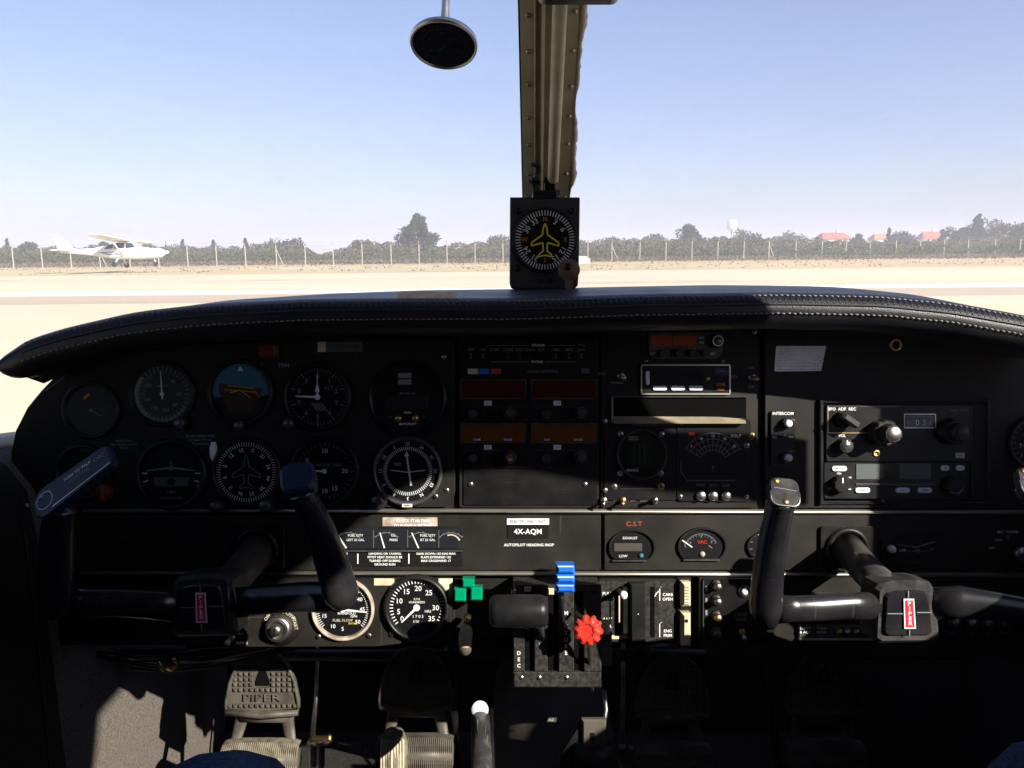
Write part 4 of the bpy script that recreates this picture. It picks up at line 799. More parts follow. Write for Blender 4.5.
for i, (px, m_) in enumerate(((604, 'steel'), (623, 'brass'), (634, 'steel'), (655, 'steel'))):
    lab = ['steel', 'brass', '', ''][i]
    if i == 2: continue
    t = thing('toggle_switch', ['steel toggle switch, leftmost of the row under the lightning scope', 'brass toggle switch in the middle of the row under the lightning scope', '', 'steel toggle switch at the right end of the row under the lightning scope'][i], 'switch', px, 500, 2.5, 'toggle switches under the lightning scope')
    MB(m_).lathe([(3.6, 0), (3.6, 1.4), (2.4, 2.4)], n=6).build('nut', t); MB(m_).tube([(0, 0, 2), (-2, -3 if i < 2 else 2, 11)], [1.1, 2.0], 10).build('bat', t)
t = thing('engine_analyser', 'square black indicator with a fan shaped scale and three silver push buttons', 'gauge', 713, 460, 0)
MB('panel_gloss').rbox(0, 0, 0, 74, 82, 3, 4, .8).build('faceplate', t)
fp = [(-34, -9), (-31, -16), (-24, -19), (26, -19), (31, -16), (34, -9), (32, 6), (20, 20), (0, 26), (-20, 20), (-32, 6)]
MB('dial').prism(fp, 3, 3.6, .2).build('window', t)
b = MB('grey_mark')
for r_ in (14, 19, 25, 31): b.ring(-1, -4, 3.9, r_, r_+.45, 26, 'grey_mark', -62, 62)
b.ticks(-1, -4, 3.9, 14, 31, -60, 60, 10, .4, 'grey_mark'); b.text('T', -1, -8, 3.9, 5, 'grey_mark').dialtext([(-50, '5'), (-25, '10'), (0, '15'), (25, '20'), (50, '25')], -1, -4, 4, 28, 3.6, 'white').text('VOLT', 22, 24, 3.4, 4.2).box(-22, 26, 3.2, 6, 3, .6, m='red'); b.build('dial_markings', t)
b = MB('white')
for x, s_ in ((-13, 'PWR'), (-1, 'TEST'), (12, 'CLR')): b.text(s_, x, -25, 3.4, 4, 'grey_mark'); MB('silver').lathe([(5, 0), (4.8, 3), (3.8, 4), (.01, 4.2)], x, -35, 3, 24).build('push_button', t)
b.build('button_lettering', t)
MB('knob_cap').tube([(-33, 0, 4), (-33, -12, 4), (-27, -20, 4), (22, -20, 4)], .7, 6).build('window_edge', t)
screw(t, 38, 24, 2, 4, 'brass'); screw(t, 33, 15, 3, 3); screw(t, -32, 37, 3, 2.4); screw(t, -33, -36, 3, 2.2); screw(t, 33, -36, 3, 2.2)
# ---- right panel
o = single(MB('paper').add([(-26, -12.5, .5), (21, -12, .5), (26, 13, .5), (-24, 13, .5)], [(0, 1, 2, 3)]), 'paper_placard', 'lilac white printed paper placard stuck on the upper right panel', 'placard', 800, 359, .4)
b = MB('dial')
for r_ in range(8):
    xx = -22
    while xx < 20: L_ = random.uniform(2, 7); b.box(xx+L_/2, 10-r_*2.9, .7, min(L_, 21-xx), .9, .15, m='steel'); xx += L_+1.2
b.build('printed_lines', o)
t = thing('switch_strip', 'narrow black vertical strip with two white buttons and a toggle on the right panel', 'switch panel', 782, 438, 0)
MB('panel_gloss').rbox(0, 0, 0, 24, 54, 3, 1.5, .5).build('faceplate', t)
for y in (15, -19): knob(t, 3, y, 3, 5.6, 5, 'black_plastic', None, 'knob_base'); MB('paper').lathe([(3.8, 0), (3.6, 9), (2.8, 10), (.01, 10.3)], 3, y, 3, 20).build('button', t)
MB('silver').tube([(0, 1.5, 3), (-1.5, 4, 12)], [1, 1.8], 9).build('toggle', t); MB('white').text('INTERCOM', 0, 24.5, 3.3, 4.2).text('VOX', 9, 18, 3.3, 3, 'grey_mark').text('ALL', -8, 1, 3.3, 3).text('ISO', 8, 1, 3.3, 3).text('SQL', 8, -13, 3.3, 3, 'grey_mark').build('lettering', t)
fr = thing('radio_recess', 'large black recessed frame holding the two radios of the right panel', 'mounting frame', 874, 452, 0)
b = MB('black_plastic'); b.box(-54, 0, 0, 4, 104, 5, ch=1).box(113, 2, 0, 3, 104, 3, ch=.8).box(29, 50, 0, 162, 2, 4, ch=.8).box(29, -51, 0, 170, 2, 3, ch=.8); b.build('frame', fr)
MB('panel').rbox(104, 0, 0, 16, 96, 1.2, 2, .4).build('side_plate', fr)
t = thing('adf_receiver', 'upper radio of the right panel with a large centre knob and rolling number window', 'radio', 897, 433, 0)
MB('panel_gloss').rbox(0, 0, 0, 146, 56, 5, 2, .8).build('faceplate', t)
b = MB('brass').box(-71, 14, 5, .8, 27, .4).box(-36, .4, 5, 70, .8, .5).box(-36, 26.8, 5, 68, .6, .4, m='knob_cap'); b.build('bright_edge', t)
knob(t, -18, 1, 5, 13, 14, cap=None); knob(t, -18, 1, 19, 9, 14, 'knob', 'silver', 'inner_knob', .02); knob(t, 50, 2, 5, 12.5, 12, cap=None); knob(t, 50, 2, 17, 9, 10, 'knob', 'knob', 'inner_knob', .02)
knob(t, -56, 14, 5, 8.5, 6, 'black_plastic', None); b = MB('knob_cap').box(0, 0, 0, 6, 17, 12, ch=1.2, rot=R(55)); o = b.build('pointer_bar', t); o.location = (-.054, .013, .011)
knob(t, -56, -12, 5, 7.2, 10, 'knob', 'knob_cap', ptr=True)
b = MB('steel').box(20, 24.5-5.5, 5, 32, 1, 1.2).box(20, 24.5-19, 5, 32, 1, 1.2).box(4.5, 12.3, 5, 1, 14, 1.2).box(35.5, 12.3, 5, 1, 14, 1.2); b.build('window_frame', t)
MB('lcd_dark').box(20, 12.2, 5, 30, 12.4, .6).box(12, 10, 5.6, 10, 7, .2, m='lcd').build('number_window', t); MB('lit_digit').text('0', 17.5, 10.5, 6.2, 8).text('3', 24, 10.5, 6.2, 8, 'lit_digit').text('/', 30, 10.5, 6.2, 8, 'lit_digit').box(20, 16.5, 5.8, 26, .8, .2, m='grey_mark').build('digits', t)
MB('white').text('BFO  ADF  REC', -57, 24, 5.3, 4.2).text('VOL', -57, -2.5, 5.3, 3.8).text('ADF', 12, 22.5, 5.3, 3, 'dim_mark').text('KHZ TUNE', 60, 22.5, 5.3, 3.6, 'grey_mark').build('lettering', t)
MB('brass').lathe([(3.8, 0), (3.4, 1), (1.8, 1.2), (1.5, .5)], -23, -20, 5, 18).build('screw', t); MB('cream').box(60, -22, 5, 9, 5.4, 1.4, ch=.5).text('SQL', 60, -22, 6.5, 2.8, 'dial').build('push_button', t)
t = thing('transceiver', 'lower radio of the right panel with a grey display and oval white buttons', 'radio', 893, 480, 0)
MB('black_plastic').rbox(0, 0, 0, 142, 36, 5, 2, .8).build('faceplate', t)
b = MB('lcd').box(-2, 9, 5, 74, 15, .7); b.box(-4, 9, 5.7, 16, 15, .1, m='lcd_dark'); b.build('display', t); MB('knob_cap').box(0, -3.6, 5, 80, 2.2, 1.4, ch=.5).build('ledge', t)
for x, y, w_, s_ in ((-56, 12, 15, 'MODE'), (-33, -9.5, 15, 'FLIP'), (7, -9.5, 14, '<>'), (29, -9.5, 14, 'STEP'), (49, 12.5, 8.6, 'ID'), (64, 12.5, 8.6, 'CH')): MB('paper').rbox(x, y, 5, w_, 5.2, 1.6, 2.5, .5).text(s_, x, y, 6.7, 3, 'dial').build('button', t)
knob(t, -56, -3, 5, 8.4, 9, 'black_plastic', None, ptr=True); knob(t, 55, -4, 5, 8.6, 10, 'black_plastic', None); MB('grey_mark').tube([(49, -10, 15), (57, -12, 15.5), (62, -7, 15)], .5, 5).build('knob_edge', t)
MB('grey_mark').text('OFF', -69+4, -8, 5.3, 2.8).text('ON', -56, 7, 5.3, 2.8).text('HI', -45, 3, 5.3, 2.8).line(-50, -8.5, -44, -8.5, .8, 5.4, 'white').build('lettering', t)
MB('brass').lathe([(2, 0), (1.8, .8), (.01, 1)], -10, -21, 0, 14).build('screw', t)
gauge('round flight hour gauge cut off by the right edge of the view', 1034, 443, 24, lambda b: (b.ticks(0, 0, Z, 19, 23, 0, 360, 24, .7, 'grey_mark'), b.text('7 0', -12, -3, Z, 6, 'white'), b.text('HOURS', -6, 8, Z, 4, 'grey_mark'), b.text('8', -13, -12, Z, 5, 'grey_mark')), z=0, name='hour_meter')
# ---- middle strip
t = thing('fuel_gauge_cluster', 'long rectangular window with four small gauges and white needles left of the centre', 'gauge cluster', 391, 539, 0)
MB('black_plastic').rbox(0, 0, 0, 144, 26, 2, 2, .6).build('frame', t); MB('lcd_dark').rbox(0, .5, 2, 138, 19, .6, 1, .1).build('dial', t)
b = MB('grey_mark')
for k, (x, s1, s2) in enumerate(((-42, 'FUEL QTY', 'LEFT 25 GAL'), (-4, 'OIL', 'PRESS'), (30, 'FUEL QTY', 'RT 25 GAL'), (60, '', ''))):
    b.ring(x, -9, 2.9, 15.6, 16.2, 14, 'grey_mark', -45, 45).ticks(x, -9, 2.9, 15, 17.4, -44, 44, 5, .5, 'grey_mark'); b.text(s1, x+7, 4, 2.9, 3.4, 'white').text(s2, x+7, -.5, 2.9, 3.2, 'white')
    if k < 3: MB('white').line(x-2, -8.5, x-12+k*1.5+(4 if k == 1 else 0), 7, 1.5, 3.3, 'white', 1).build('needle', t)
b.ring(60, -5, 3, 9, 10.4, 12, 'cream', -20, 65); b.build('dial_markings', t)
b = MB('lcd'); b.box(-17, .5, 2.7, 1, 17, .2).box(17, .5, 2.7, 1, 17, .2, m='lcd').box(48, .5, 2.7, 1, 17, .2, m='lcd'); b.build('dividers', t); MB('dial_glass').quad((-69, -9, 4), (69, -9, 4), (69, 10, 4), (-69, 10, 4)).build('cover_glass', t)
MB('silver').box(4, -11.5, 2, 136, 1.2, 1.2, m='knob_cap').build('lower_edge', t)
t = thing('placard', 'worn brown metal placard above the fuel gauges', 'placard', 410, 523, 0); MB('old_label').rbox(0, 0, 0, 55, 11.5, .8, 1, .2).build('plate', t); MB('paper').text('CHECK STAB TRIM', 3, 2.2, 1, 4, 'paper').text('TO FLIGHT & SETTING', 3, -2.6, 1, 3.8, 'paper').build('lettering', t)
t = thing('placard', 'black placard printed in three white columns below the fuel gauges', 'placard', 388, 558.5, 0); MB('dial').rbox(4, 0, 0, 140, 15, .8, .8, .2).build('plate', t)
b = MB('white')
for x, ls in ((-48, ('TURN AND', 'BANK', 'IS NORMAL')), (-3, ('LANDING OR TAXIING', 'PITOT HEAT SHOULD BE', 'TURNED OFF DURING', 'GROUND RUN')), (48, ('GEAR DOWN 150 KIAS MAX', 'FLAPS EXTENDED 125', 'MAX CROSSWIND 17'))):
    for i, s_ in enumerate(ls): b.text(s_, x, 5-i*3.6, 1, 3.1)
for x in (-30, 21): b.box(x, 0, .8, 1, 10, .2)
b.build('lettering', t)
t = thing('registration_placard', 'black placard reading 4X-AQM under a white label strip in the middle strip', 'placard', 528, 528, 0); MB('dial').rbox(0, -3, 0, 41, 14, .8, .5, .2).build('plate', t)
MB('paper').box(0, 6.6, .3, 42, 6, 1).build('label_strip', t); MB('white').text('4X-AQM', 0, -3.6, 1.1, 7.4).text('ELECTRONIC UNIT', 0, 6.6, 1.5, 4.2, 'steel').build('lettering', t)
def dgauge(label, px, py, r, extra, name='panel_gauge'):
    t = thing(name, label, 'gauge', px, py, 0); P = [(r*cos(R(a)), max(-r*.6, .76*r*sin(R(a)))) for a in range(-44, 225, 8)]
    n = len(P); b = MB('black_plastic'); 
    for zz, s_ in (): pass
    vs = [(x*1.08, y*1.08, 0) for x, y in P]+[(x*1.06, y*1.06, 3) for x, y in P]+[(x*.98, y*.98, 3) for x, y in P]+[(x*.96, y*.96, .6) for x, y in P]; fs = []
    for k in range(3):
        for i in range(n): j = (i+1) % n; fs.append((k*n+i, k*n+j, k*n+n+j, k*n+n+i))
    b.add(vs, fs); b.build('bezel', t); MB('dial').add([(x, y, .7) for x, y in P], [tuple(range(n))]).build('dial', t)
    extra(t); MB('dial_glass').add([(x*.96, y*.96, 2.4) for x, y in P], [tuple(range(n))]).build('cover_glass', t); return t
def e1(t):
    MB('tunnel').box(-4, 0, .8, 28, 8, .4).build('scale_window', t); MB('knob_cap').box(-3, -13.2, .8, 34, 1.2, 2.4).build('lower_lip', t)
    MB('grey_mark').text('EXHAUST', -2, 9, 1, 3.4).text('LOW', -9, -9, 1, 3.6).build('lettering', t); MB('sky_blue').lathe([(2.6, 0), (2, 1.4), (.01, 1.8)], 9, -8.5, .8, 14).build('reset_screw', t)
dgauge('exhaust gauge under the orange C.S.T letters, half moon shaped', 632, 547, 22, e1)
def e2(t):
    MB('white').ring(-1, -5, 1, 17, 17.6, 24, 'grey_mark', -75, 60).ticks(-1, -5, 1, 15, 17.5, -75, 60, 12, .5, 'grey_mark').text('VAC', 0, 4, 1, 5, 'red').dialtext([(-60, '4'), (0, '5'), (55, '6')], -1, -3, 1, 12.5, 3.6, 'grey_mark').build('dial_markings', t)
    MB('white').line(-10, -1, -20, 6, 1.2, 1.5, 'white').line(6, 1, 10, -2, 1, 1.5, 'grey_mark').build('needle', t); MB('old_label').lathe([(3, 0), (2.6, 1.2), (.01, 1.6)], 0, -8, .8, 14).build('hub', t); MB('knob_cap').box(-1, -13.4, .8, 36, 1.6, 2.4).build('lower_lip', t)
dgauge('suction gauge with red lettering, midway between the exhaust gauge and the right yoke', 702, 546, 23, e2)
def e3(t): MB('white').ticks(0, 0, 1, 15, 18, -150, 150, 12, .7, 'grey_mark').line(0, 0, -9, 12, 1.3, 1.4, 'white').build('dial_markings', t)
dgauge('round gauge mostly hidden behind the right yoke horn', 767, 546, 19, e3)
t = thing('clock_radio_bezel', 'curved black instrument with a white knob on the right of the middle strip', 'gauge', 910, 549, 0)
MB('black_plastic').prism([(-30, 9), (-12, 13), (12, 13), (31, 17), (29, -12), (12, -16), (-12, -15), (-30, -13)], 0, 3, 1).build('case', t)
MB('dial').prism([(-24, 6), (-8, 8), (10, 8), (25, 10), (24, -6), (0, -9), (-24, -7)], 3, 3.3, .1).build('dial', t)
MB('grey_mark').tube([(-14, 5, 3.6), (4, 2.5, 3.6), (24, 8, 3.6)], .6, 5).text('OFF', -9, -1, 3.5, 4, 'white').text('UP', 20, 0, 3.5, 4, 'grey_mark').line(-5, -1.5, 3, -1.5, .6, 3.5, 'grey_mark').line(9, -1.5, 16, -1.5, .6, 3.5, 'grey_mark').text('88', 6, -1, 3.5, 5, 'old_label').build('markings', t); MB('paper').lathe([(4, 0), (3.8, 5), (3, 6.5), (.01, 7)], -21, 1, 3, 18).build('knob', t)
t = thing('cabin_air_knob', 'silver round push knob among small lettering at the right edge of the middle strip', 'knob', 1016, 552, 0); MB('silver').lathe([(3, 0), (3, 6), (6.6, 7), (6.8, 11), (5.8, 12.4), (.01, 12.8)], n=28).build('cap', t); MB('grey_mark').text('MIC', -16, 20, .4, 3.6).text('PHONE', -4, 20, .4, 3.6).text('AUX', -18, 12, .4, 3.6).text('EXT', -24, 4, .4, 3.6).box(-8, 14, .2, 1, 6, .2).build('lettering', t)
# ---- lower left panel
t = thing('ignition_switch', 'silver rotary key switch ringed by white lettering on the lower left panel', 'ignition switch', 280, 627, 6)
MB('dial').lathe([(19, 0), (18.4, 1), (.01, 1.1)], n=40).build('backplate', t); MB('silver').lathe([(13, 0), (12.6, 8), (11, 10), (8.4, 10.4), (8, 8.8), (.01, 8.6)], n=36).build('cylinder', t); MB('steel').lathe([(6, 0), (5.4, 6), (3, 7), (.01, 7)], -1, 0, 9, 26).box(-1, 0, 16.2, 1.4, 7, .3, m='dial').build('key_barrel', t)
MB('white').dialtext([(-50, 'OFF'), (-17, 'R'), (12, 'L'), (38, 'BOTH'), (75, 'START')], 0, 0, 1.4, 15.6, 4.6, 'cream', True).build('lettering', t)
t = thing('nav_selector_toggle', 'small pale toggle switch beside the NAV 2 lettering', 'switch', 232, 638, 6); MB('steel').lathe([(4, 0), (4, 1.4), (2.6, 2.4)], n=6).build('nut', t); MB('cream').tube([(0, 0, 2), (-1, -1.5, 13)], [1.4, 3], 10).build('bat', t)
t = thing('annunciator_toggle', 'short brass toggle with two bent wires left of the key switch', 'switch', 246, 619, 6); MB('brass').lathe([(3.4, 0), (3, 3), (.01, 4)], n=12).build('cap', t); MB('silver').tube([(0, 0, 2), (-3, 6, 4), (1, 12, 5)], .4, 5).tube([(-4, -1, 2), (-8, 4, 4), (-5, 11, 5)], .4, 5).build('wire', t)
gauge('manifold pressure gauge with a brass rim partly behind the left yoke horn', 343, 609, 28, lambda b: (b.ticks(0, 0, Z, 23.5, 27, -130, 130, 52, .6), b.dialtext([(-110, '15'), (-150, '10'), (-30, '25'), (0, '30'), (30, '35'), (60, '40'), (90, '45'), (130, '50'), (180, '5')], 0, 0, Z, 19.5, 5.4), b.text('MANIFOLD', 4, -4, Z, 3.6), b.text('PRESSURE', 0, 9, Z, 3.4), b.text('FUEL FLOW', 0, -11, Z, 3.8, 'cream'), b.text('GPH', 11, -7, Z, 3.4), b.text('IN HG', 10, -14, Z, 3.2, 'yellow')), [(42, 24, 2.6, 2.8), (96, 24, 2.6, 2.6), (274, 24, 2, 2.5)], bez='old_label', bw=3.4, z=6, name='manifold_pressure_gauge', screws=[(-24, -27, 1, 2.6, 'steel'), (26, -26, 1, 2.6, 'steel')])
t = gauge('large tachometer with white numerals 5 to 35 and its needle at zero', 417, 607, 28, lambda b: (b.ticks(0, 0, Z, 23.5, 27.5, -128, 128, 35, 1.0), b.dialtext([(-128, '0'), (-104, '5'), (-71, '10'), (-34, '15'), (4, '20'), (40, '25'), (92, '30'), (128, '35')], 0, 0, Z, 18.6, 7.2), b.text('RPM', 0, 8, Z, 3.4, 'cream'), b.text('HUNDREDS', 0, 5, Z, 3), b.text('1/10', -1, -14, Z, 3.4), b.text('HRS', 11, -4, Z, 3.6)), [(226, 21, 2.8, 2.8, 'white', 3)], bw=5, bh=7, z=6, name='tachometer', screws=[(-25, -27, 1, 2.8, 'steel')])
MB('dial').box(1, -9, 1.4, 14, 4.5, .3).build('hour_window', t); MB('grey_mark').text('1 7 0 3', 1, -9, 1.9, 4).build('hour_digits', t)
GL = 'green landing gear lamps'
for i, (px, py, lab) in enumerate(((461, 591, 'green landing gear lamp, lower left of the cluster of three'), (477, 590, 'green landing gear lamp, lower right of the cluster of three'), (469, 579.5, 'green landing gear lamp at the top of the cluster of three'))):
    t = thing('gear_lamp', lab, 'indicator lamp', px, py, 6, GL); MB('green_lamp').box(0, 0, 0, 11.5, 12.5 if i < 2 else 8, 16, ch=1.2).build('lens', t); MB('black_plastic').box(0, 0, 0, 13.5, 14 if i < 2 else 10, 3, ch=.5).build('holder', t)
t = thing('landing_gear_lever', 'landing gear lever with a cream wheel shaped knob below the green lamps', 'lever', 468, 629, 0)
MB('steel').tube([(0, 14, 4), (0, 9, 14), (-1, 4, 24)], [3.4, 3, 2.6], 12).build('shaft', t); b = MB('ivory').tube([(0, 11, 28), (0, 6, 32), (-1, -4, 32), (-2, -13, 26)], [4.5, 6.6, 6.6, 4.4], 18); b.build('grip', t); MB('rubber').tube([(-1, -3, 31.5), (-1.6, -12, 28), (-2, -16, 22)], [6.9, 6.4, 4], 18).build('worn_sleeve', t)
MB('brass').lathe([(5, -3), (5.4, 0), (5, 3)], 0, 12, 14, 14, axis=(1, 0, 0)).build('latch', t)
# ================================================================== CONTROLS
def rel(t0):     # converts a spot (column, row, depth) to mm relative to the thing's base
    bx, by, bz = loc(*t0)
    def f(px, py, w): x, y, z = loc(px, py, w); return (x-bx, y-by, z-bz)
    return f
# throttle quadrant
Q0 = (555, 624, 0); q = rel(Q0)
t = thing('engine_control_quadrant', 'speckled black box with three lever slots under the middle of the panel', 'control quadrant', *Q0)
b = MB('wrinkle'); b.box(0, 0, -20, 84, 94, 55); b.build('housing', t)
b = MB('wrinkle')
zf = 35
for x0, x1 in ((-42, -31), (-22, -9), (1, 16), (25, 42)): b.box((x0+x1)/2, 4, zf, x1-x0, 76, 6, ch=1)
b.box(0, -41.5, zf, 84, 15, 6, ch=1.4).box(0, 45.5, zf, 84, 6, 6, ch=1); b.build('slotted_face', t)
b = MB('dark_void'); b.box(0, 3, zf-.5, 83, 78, 1.2); b.build('slots', t)
for x in (-34, -17, 9): MB('silver').lathe([(2.3, 0), (2, .8), (.01, 1.1)], x, -39, zf+6, 14).build('rivet', t)
b = MB('white'); 
for i, ch in enumerate('MIXTURE'): b.text(ch, 20.5-12, 22-i*6.3, zf+6.3, 5.4)
for i, ch in enumerate('DEC'): b.text(ch, -36.5, -16-i*6, zf+6.3, 5)
for i, ch in enumerate('PROP'): b.text(ch, -16, -8-i*6+20, zf+6.3, 5)
b.text('T', -36.5, 25, zf+6.3, 5).text('R', -15, 14+12, zf+6.3, 5); b.build('lettering', t)
MB('cream').box(-43.2, 36, 30, 1.2, 12, 8).box(-28, 45, 41, 7, 5, .5).box(-6, 43, 41, 6, 6, .5).build('worn_paint', t)
t = thing('throttle_lever', 'throttle with a fat black horizontal cylinder handle in front of the quadrant', 'lever', 519, 611, 86); q = rel((519, 611, 86))
MB('black_plastic').lathe([(.01, -27), (10, -26.5), (13.4, -24), (14.3, -20), (14.6, 0), (14.3, 19), (13, 24), (10, 26), (.01, 26.4)], 0, 0, 0, 36, axis=(1, 0, 0)).build('handle', t)
MB('steel').tube([q(538, 616, 80), q(541, 628, 55), q(545, 640, 30)], [3.2, 3, 3], 10, flat=(.6, 1.6), up=(1, 0, 0)).build('stem', t)
t = thing('propeller_lever', 'lever with a ridged blue knob crossing the lower trim strip', 'lever', 565, 577, 72); q = rel((565, 577, 72))
b = MB('blue')
for i in range(3): b.box(0, 8.6-i*8.8, -9, 16.5, 7.6, 18-i*1.0, ch=2.2)
b.box(0, 0, -9, 14.5, 25, 13); b.build('knob', t)
MB('air_blue').box(0, 11.6, 9, 14, 1.2, .25).box(0, 1.8, 8.4, 14.4, 1.4, .25).box(0, -6, 7.8, 14, .9, .3).build('ridge_lines', t)
MB('black_plastic').tube([q(561, 588, 66), q(562, 612, 52), q(563, 640, 30)], 3, 8, flat=(.8, 1.8), up=(1, 0, 0)).build('stem', t)
t = thing('mixture_lever', 'lever with a knurled red star shaped knob at the right of the quadrant', 'lever', 588, 630, 70); q = rel((588, 630, 70))
b = MB('red'); b.lathe([(10, -6), (12.6, -5), (12.9, 2.5), (11.6, 5.5), (9, 6.8), (6.5, 7), (6, 6.2), (.01, 6.2)], 0, 0, 0, 40, flute=.07, fn=10, smooth=False, axis=(-.25, .12, 1)); b.build('knob', t)
MB('silver').tube([(0, 0, -4), q(589, 650, 55), q(591, 672, 30), q(592, 690, 0)], [2.4, 2, 1.8, 1.8], 10).build('stem', t); MB('steel').tube([q(576, 612, 46), q(583, 618, 60), (-3, 6, -6)], 1.3, 8).build('release_wire', t)
t = thing('friction_lock_lever', 'dark lever with a worn pale patch tucked right of the red knob', 'lever', 604, 630, 20); MB('cream').box(0, 4, 0, 10, 13, 8, ch=2).build('worn_tip', t); MB('yoke_hub').box(-1, -18, -6, 17, 34, 10, ch=2).build('body', t)
# alternate air and cowl
t = thing('alternate_air_knob', 'small white round knob over the ALT AIR lettering', 'knob', 623.5, 595, 34); MB('paper').lathe([(3.4, -4), (3.9, 0), (3.4, 3), (.01, 4)], n=22).build('cap', t); MB('steel').tube([(0, 0, -3), (-1, -3, -30)], [2, 3], 10).build('stem', t)
t = thing('air_control_box', 'black box with white ALT AIR and CARB lettering right of the red knob', 'control box', 636, 610, 4); MB('wrinkle').rbox(0, -1, 0, 76, 60, 3, 2, .6).build('faceplate', t)
b = MB('black_plastic').box(0, 0, 3, 15, 58, 12, ch=1.5).box(-12, 2, 3, 6, 46, 8, ch=1); b.build('guide_ribs', t); MB('dark_void').box(16, -1, 3, 4, 50, .6).box(-28, 12, 3, 10, 4, .5).build('slot', t)
b = MB('white').text('ALT', -29, -9, 3.3, 5.6).text('AIR', -29, -15, 3.3, 5.6).text('PULL', -29, 17, 3.3, 4.4).text('CARB', 31, 16, 3.3, 4).text('OPEN', 31, 11.5, 3.3, 4).text('ENG', 31, -20, 3.3, 4).text('PRIM', 31, -24.5, 3.3, 4)
b.line(23, 22, 23, 10, .9, 3.3).line(23, -12, 23, -26, .8, 3.3).line(19, 17, 23, 20, .8, 3.3).line(17, 13, 20, 17, .8, 3.3); b.build('lettering', t); MB('cream').box(0, 0, 15, 1, 1, .1).box(-20, -26, 3, 22, 3.6, .5).box(-18, 4, 11, 1.2, 26, .4).build('worn_edge', t)
MB('silver').lathe([(2, 0), (.01, 1)], 23.5, 23, 3, 10).lathe([(2, 0), (.01, 1)], 24, -12, 3, 10).build('screw', t)
for py, h_, lab in ((592, 24, 'upper ivory rocker switch, ribbed, right of the control box'), (627, 33, 'lower ivory rocker switch with a dark hole, right of the control box')):
    t = thing('rocker_switch', lab, 'switch', 683.5, py-1, 2, 'ivory rocker switches'); b = MB('ivory').box(0, 0, 0, 9, h_, 14, ch=2.6)
    b.build('rocker', t); MB('black_plastic').box(0, 0, 0, 14, h_+4, 4, ch=1).build('bezel', t)
    if py < 600: 
        b = MB('tunnel'); [b.box(0, -8+k*3, 14.05, 6, .6, .15) for k in range(6)]; b.build('ribs', t)
    else: MB('dial').disc(0, 9, 14.2, 1.8, 14).build('hole', t)
# breakers
BK = 'brass push breakers in the column left of the right yoke'
names = ['top', 'second', 'third', 'bottom']
MB('panel_gloss').rbox(0, 0, 0, 84, 66, 2, 2, .5)
pp = thing('breaker_panel', 'black breaker plate edged by a thin line between the rocker switches and right yoke', 'breaker panel', 738, 610, 2); MB('panel_gloss').rbox(0, 0, 0, 72, 64, 2, 2, .5).build('faceplate', pp); MB('dim_mark').box(-35, 0, 2, .8, 60, .4).box(-24, -31, 2, 22, .8, .4).build('edge_line', pp)
MB('grey_mark').text('LAND', 2, -4, 2.3, 4.6, 'grey_mark').text('GEAR', 2, -9, 2.3, 4.6, 'grey_mark').box(-32, 22, 2.1, 2, 5, .2).box(-32, 10, 2.1, 2, 5, .2).box(-32, -2, 2.1, 2, 5, .2).build('lettering', pp)
for i, (py, m_) in enumerate(((585, 'steel'), (600, 'steel'), (616, 'brass'), (632, 'knob_cap'))):
    t = thing('push_breaker', names[i]+' round push breaker of the column left of the right yoke', 'breaker', 716, py, 4, BK); MB('knob').lathe([(6, 0), (5.8, 2), (4.6, 3)], n=6).build('nut', t); MB(m_).lathe([(4, 2), (3.8, 9), (2.8, 10), (.01, 10.2)], n=22).build('button', t)
t = thing('panel_fastener', 'bright round fastener just left of the right yoke horn', 'fastener', 744, 591, 4); MB('knob_cap').lathe([(6.4, 0), (5.8, 2), (.01, 2.2)], n=26).build('washer', t); MB('paper').lathe([(3.4, 2), (3, 3.6), (.01, 3.8)], n=20).build('button', t)
t = thing('toggle_switch', 'brass toggle switch at the foot of the right yoke horn', 'switch', 742, 632, 4); MB('brass').lathe([(4, 0), (4, 1.4), (2.6, 2.6)], n=6).build('nut', t); MB('silver').tube([(0, 0, 2), (0, -4, 11)], [1.2, 2.4], 10).build('bat', t)
t = thing('circuit_breaker_row', 'sunlit row of breakers with white lettering under the right yoke arm', 'breaker panel', 836, 631, 2)
MB('tunnel').rbox(0, 0, 0, 76, 13, 4, 1, .4).build('plate', t); MB('cream').box(0, -7, 0, 76, 1.8, 5.5, ch=.4).build('lower_edge', t)
MB('dial').box(-32, 2, 4, 12, 8, .4).box(-16, 2, 4, 12, 8, .4).build('label_plate', t); MB('white').text('START', -32, 4, 4.6, 3.8).text('& ACC', -32, 0, 4.6, 3.8).text('TURN', -16, 4, 4.6, 3.8).text('BANK', -16, 0, 4.6, 3.8).build('lettering', t)
for x in (0, 8, 17, 26, 34): MB('brass' if x in (0, 17, 26) else 'silver').lathe([(3, 0), (2.8, 7), (.01, 7.6)], x, 1.5, 4, 14).build('breaker', t)
t = thing('fuse_row', 'row of four round dark breakers in the shade right of the right yoke hub', 'breaker panel', 976, 626, 2)
MB('panel_gloss').rbox(0, 0, 0, 84, 26, 3, 1, .4).build('plate', t)
for x in (-23, -6, 10, 26):
    MB('knob_cap').lathe([(6.8, 0), (6.6, 3), (5.4, 3.6), (5.2, 2.4)], x, 5, 3, 24, cap=False).build('collar', t); MB('steel').lathe([(4.6, 0), (4.4, 6), (.01, 6.6)], x, 5, 3, 20).build('breaker', t)
MB('tag_blue').box(-25, -6.5, 3, 16, 5.4, .5).build('label_plate', t); MB('grey_mark').text('NAV 1', -25, -6.5, 3.7, 3.2, 'grey_mark').text('COM', -7, -6.5, 3.4, 3.2, 'grey_mark').text('ADF', 9, -6.5, 3.4, 3.2, 'grey_mark').text('XPDR', 26, -6.5, 3.4, 3.2, 'grey_mark').build('lettering', t)
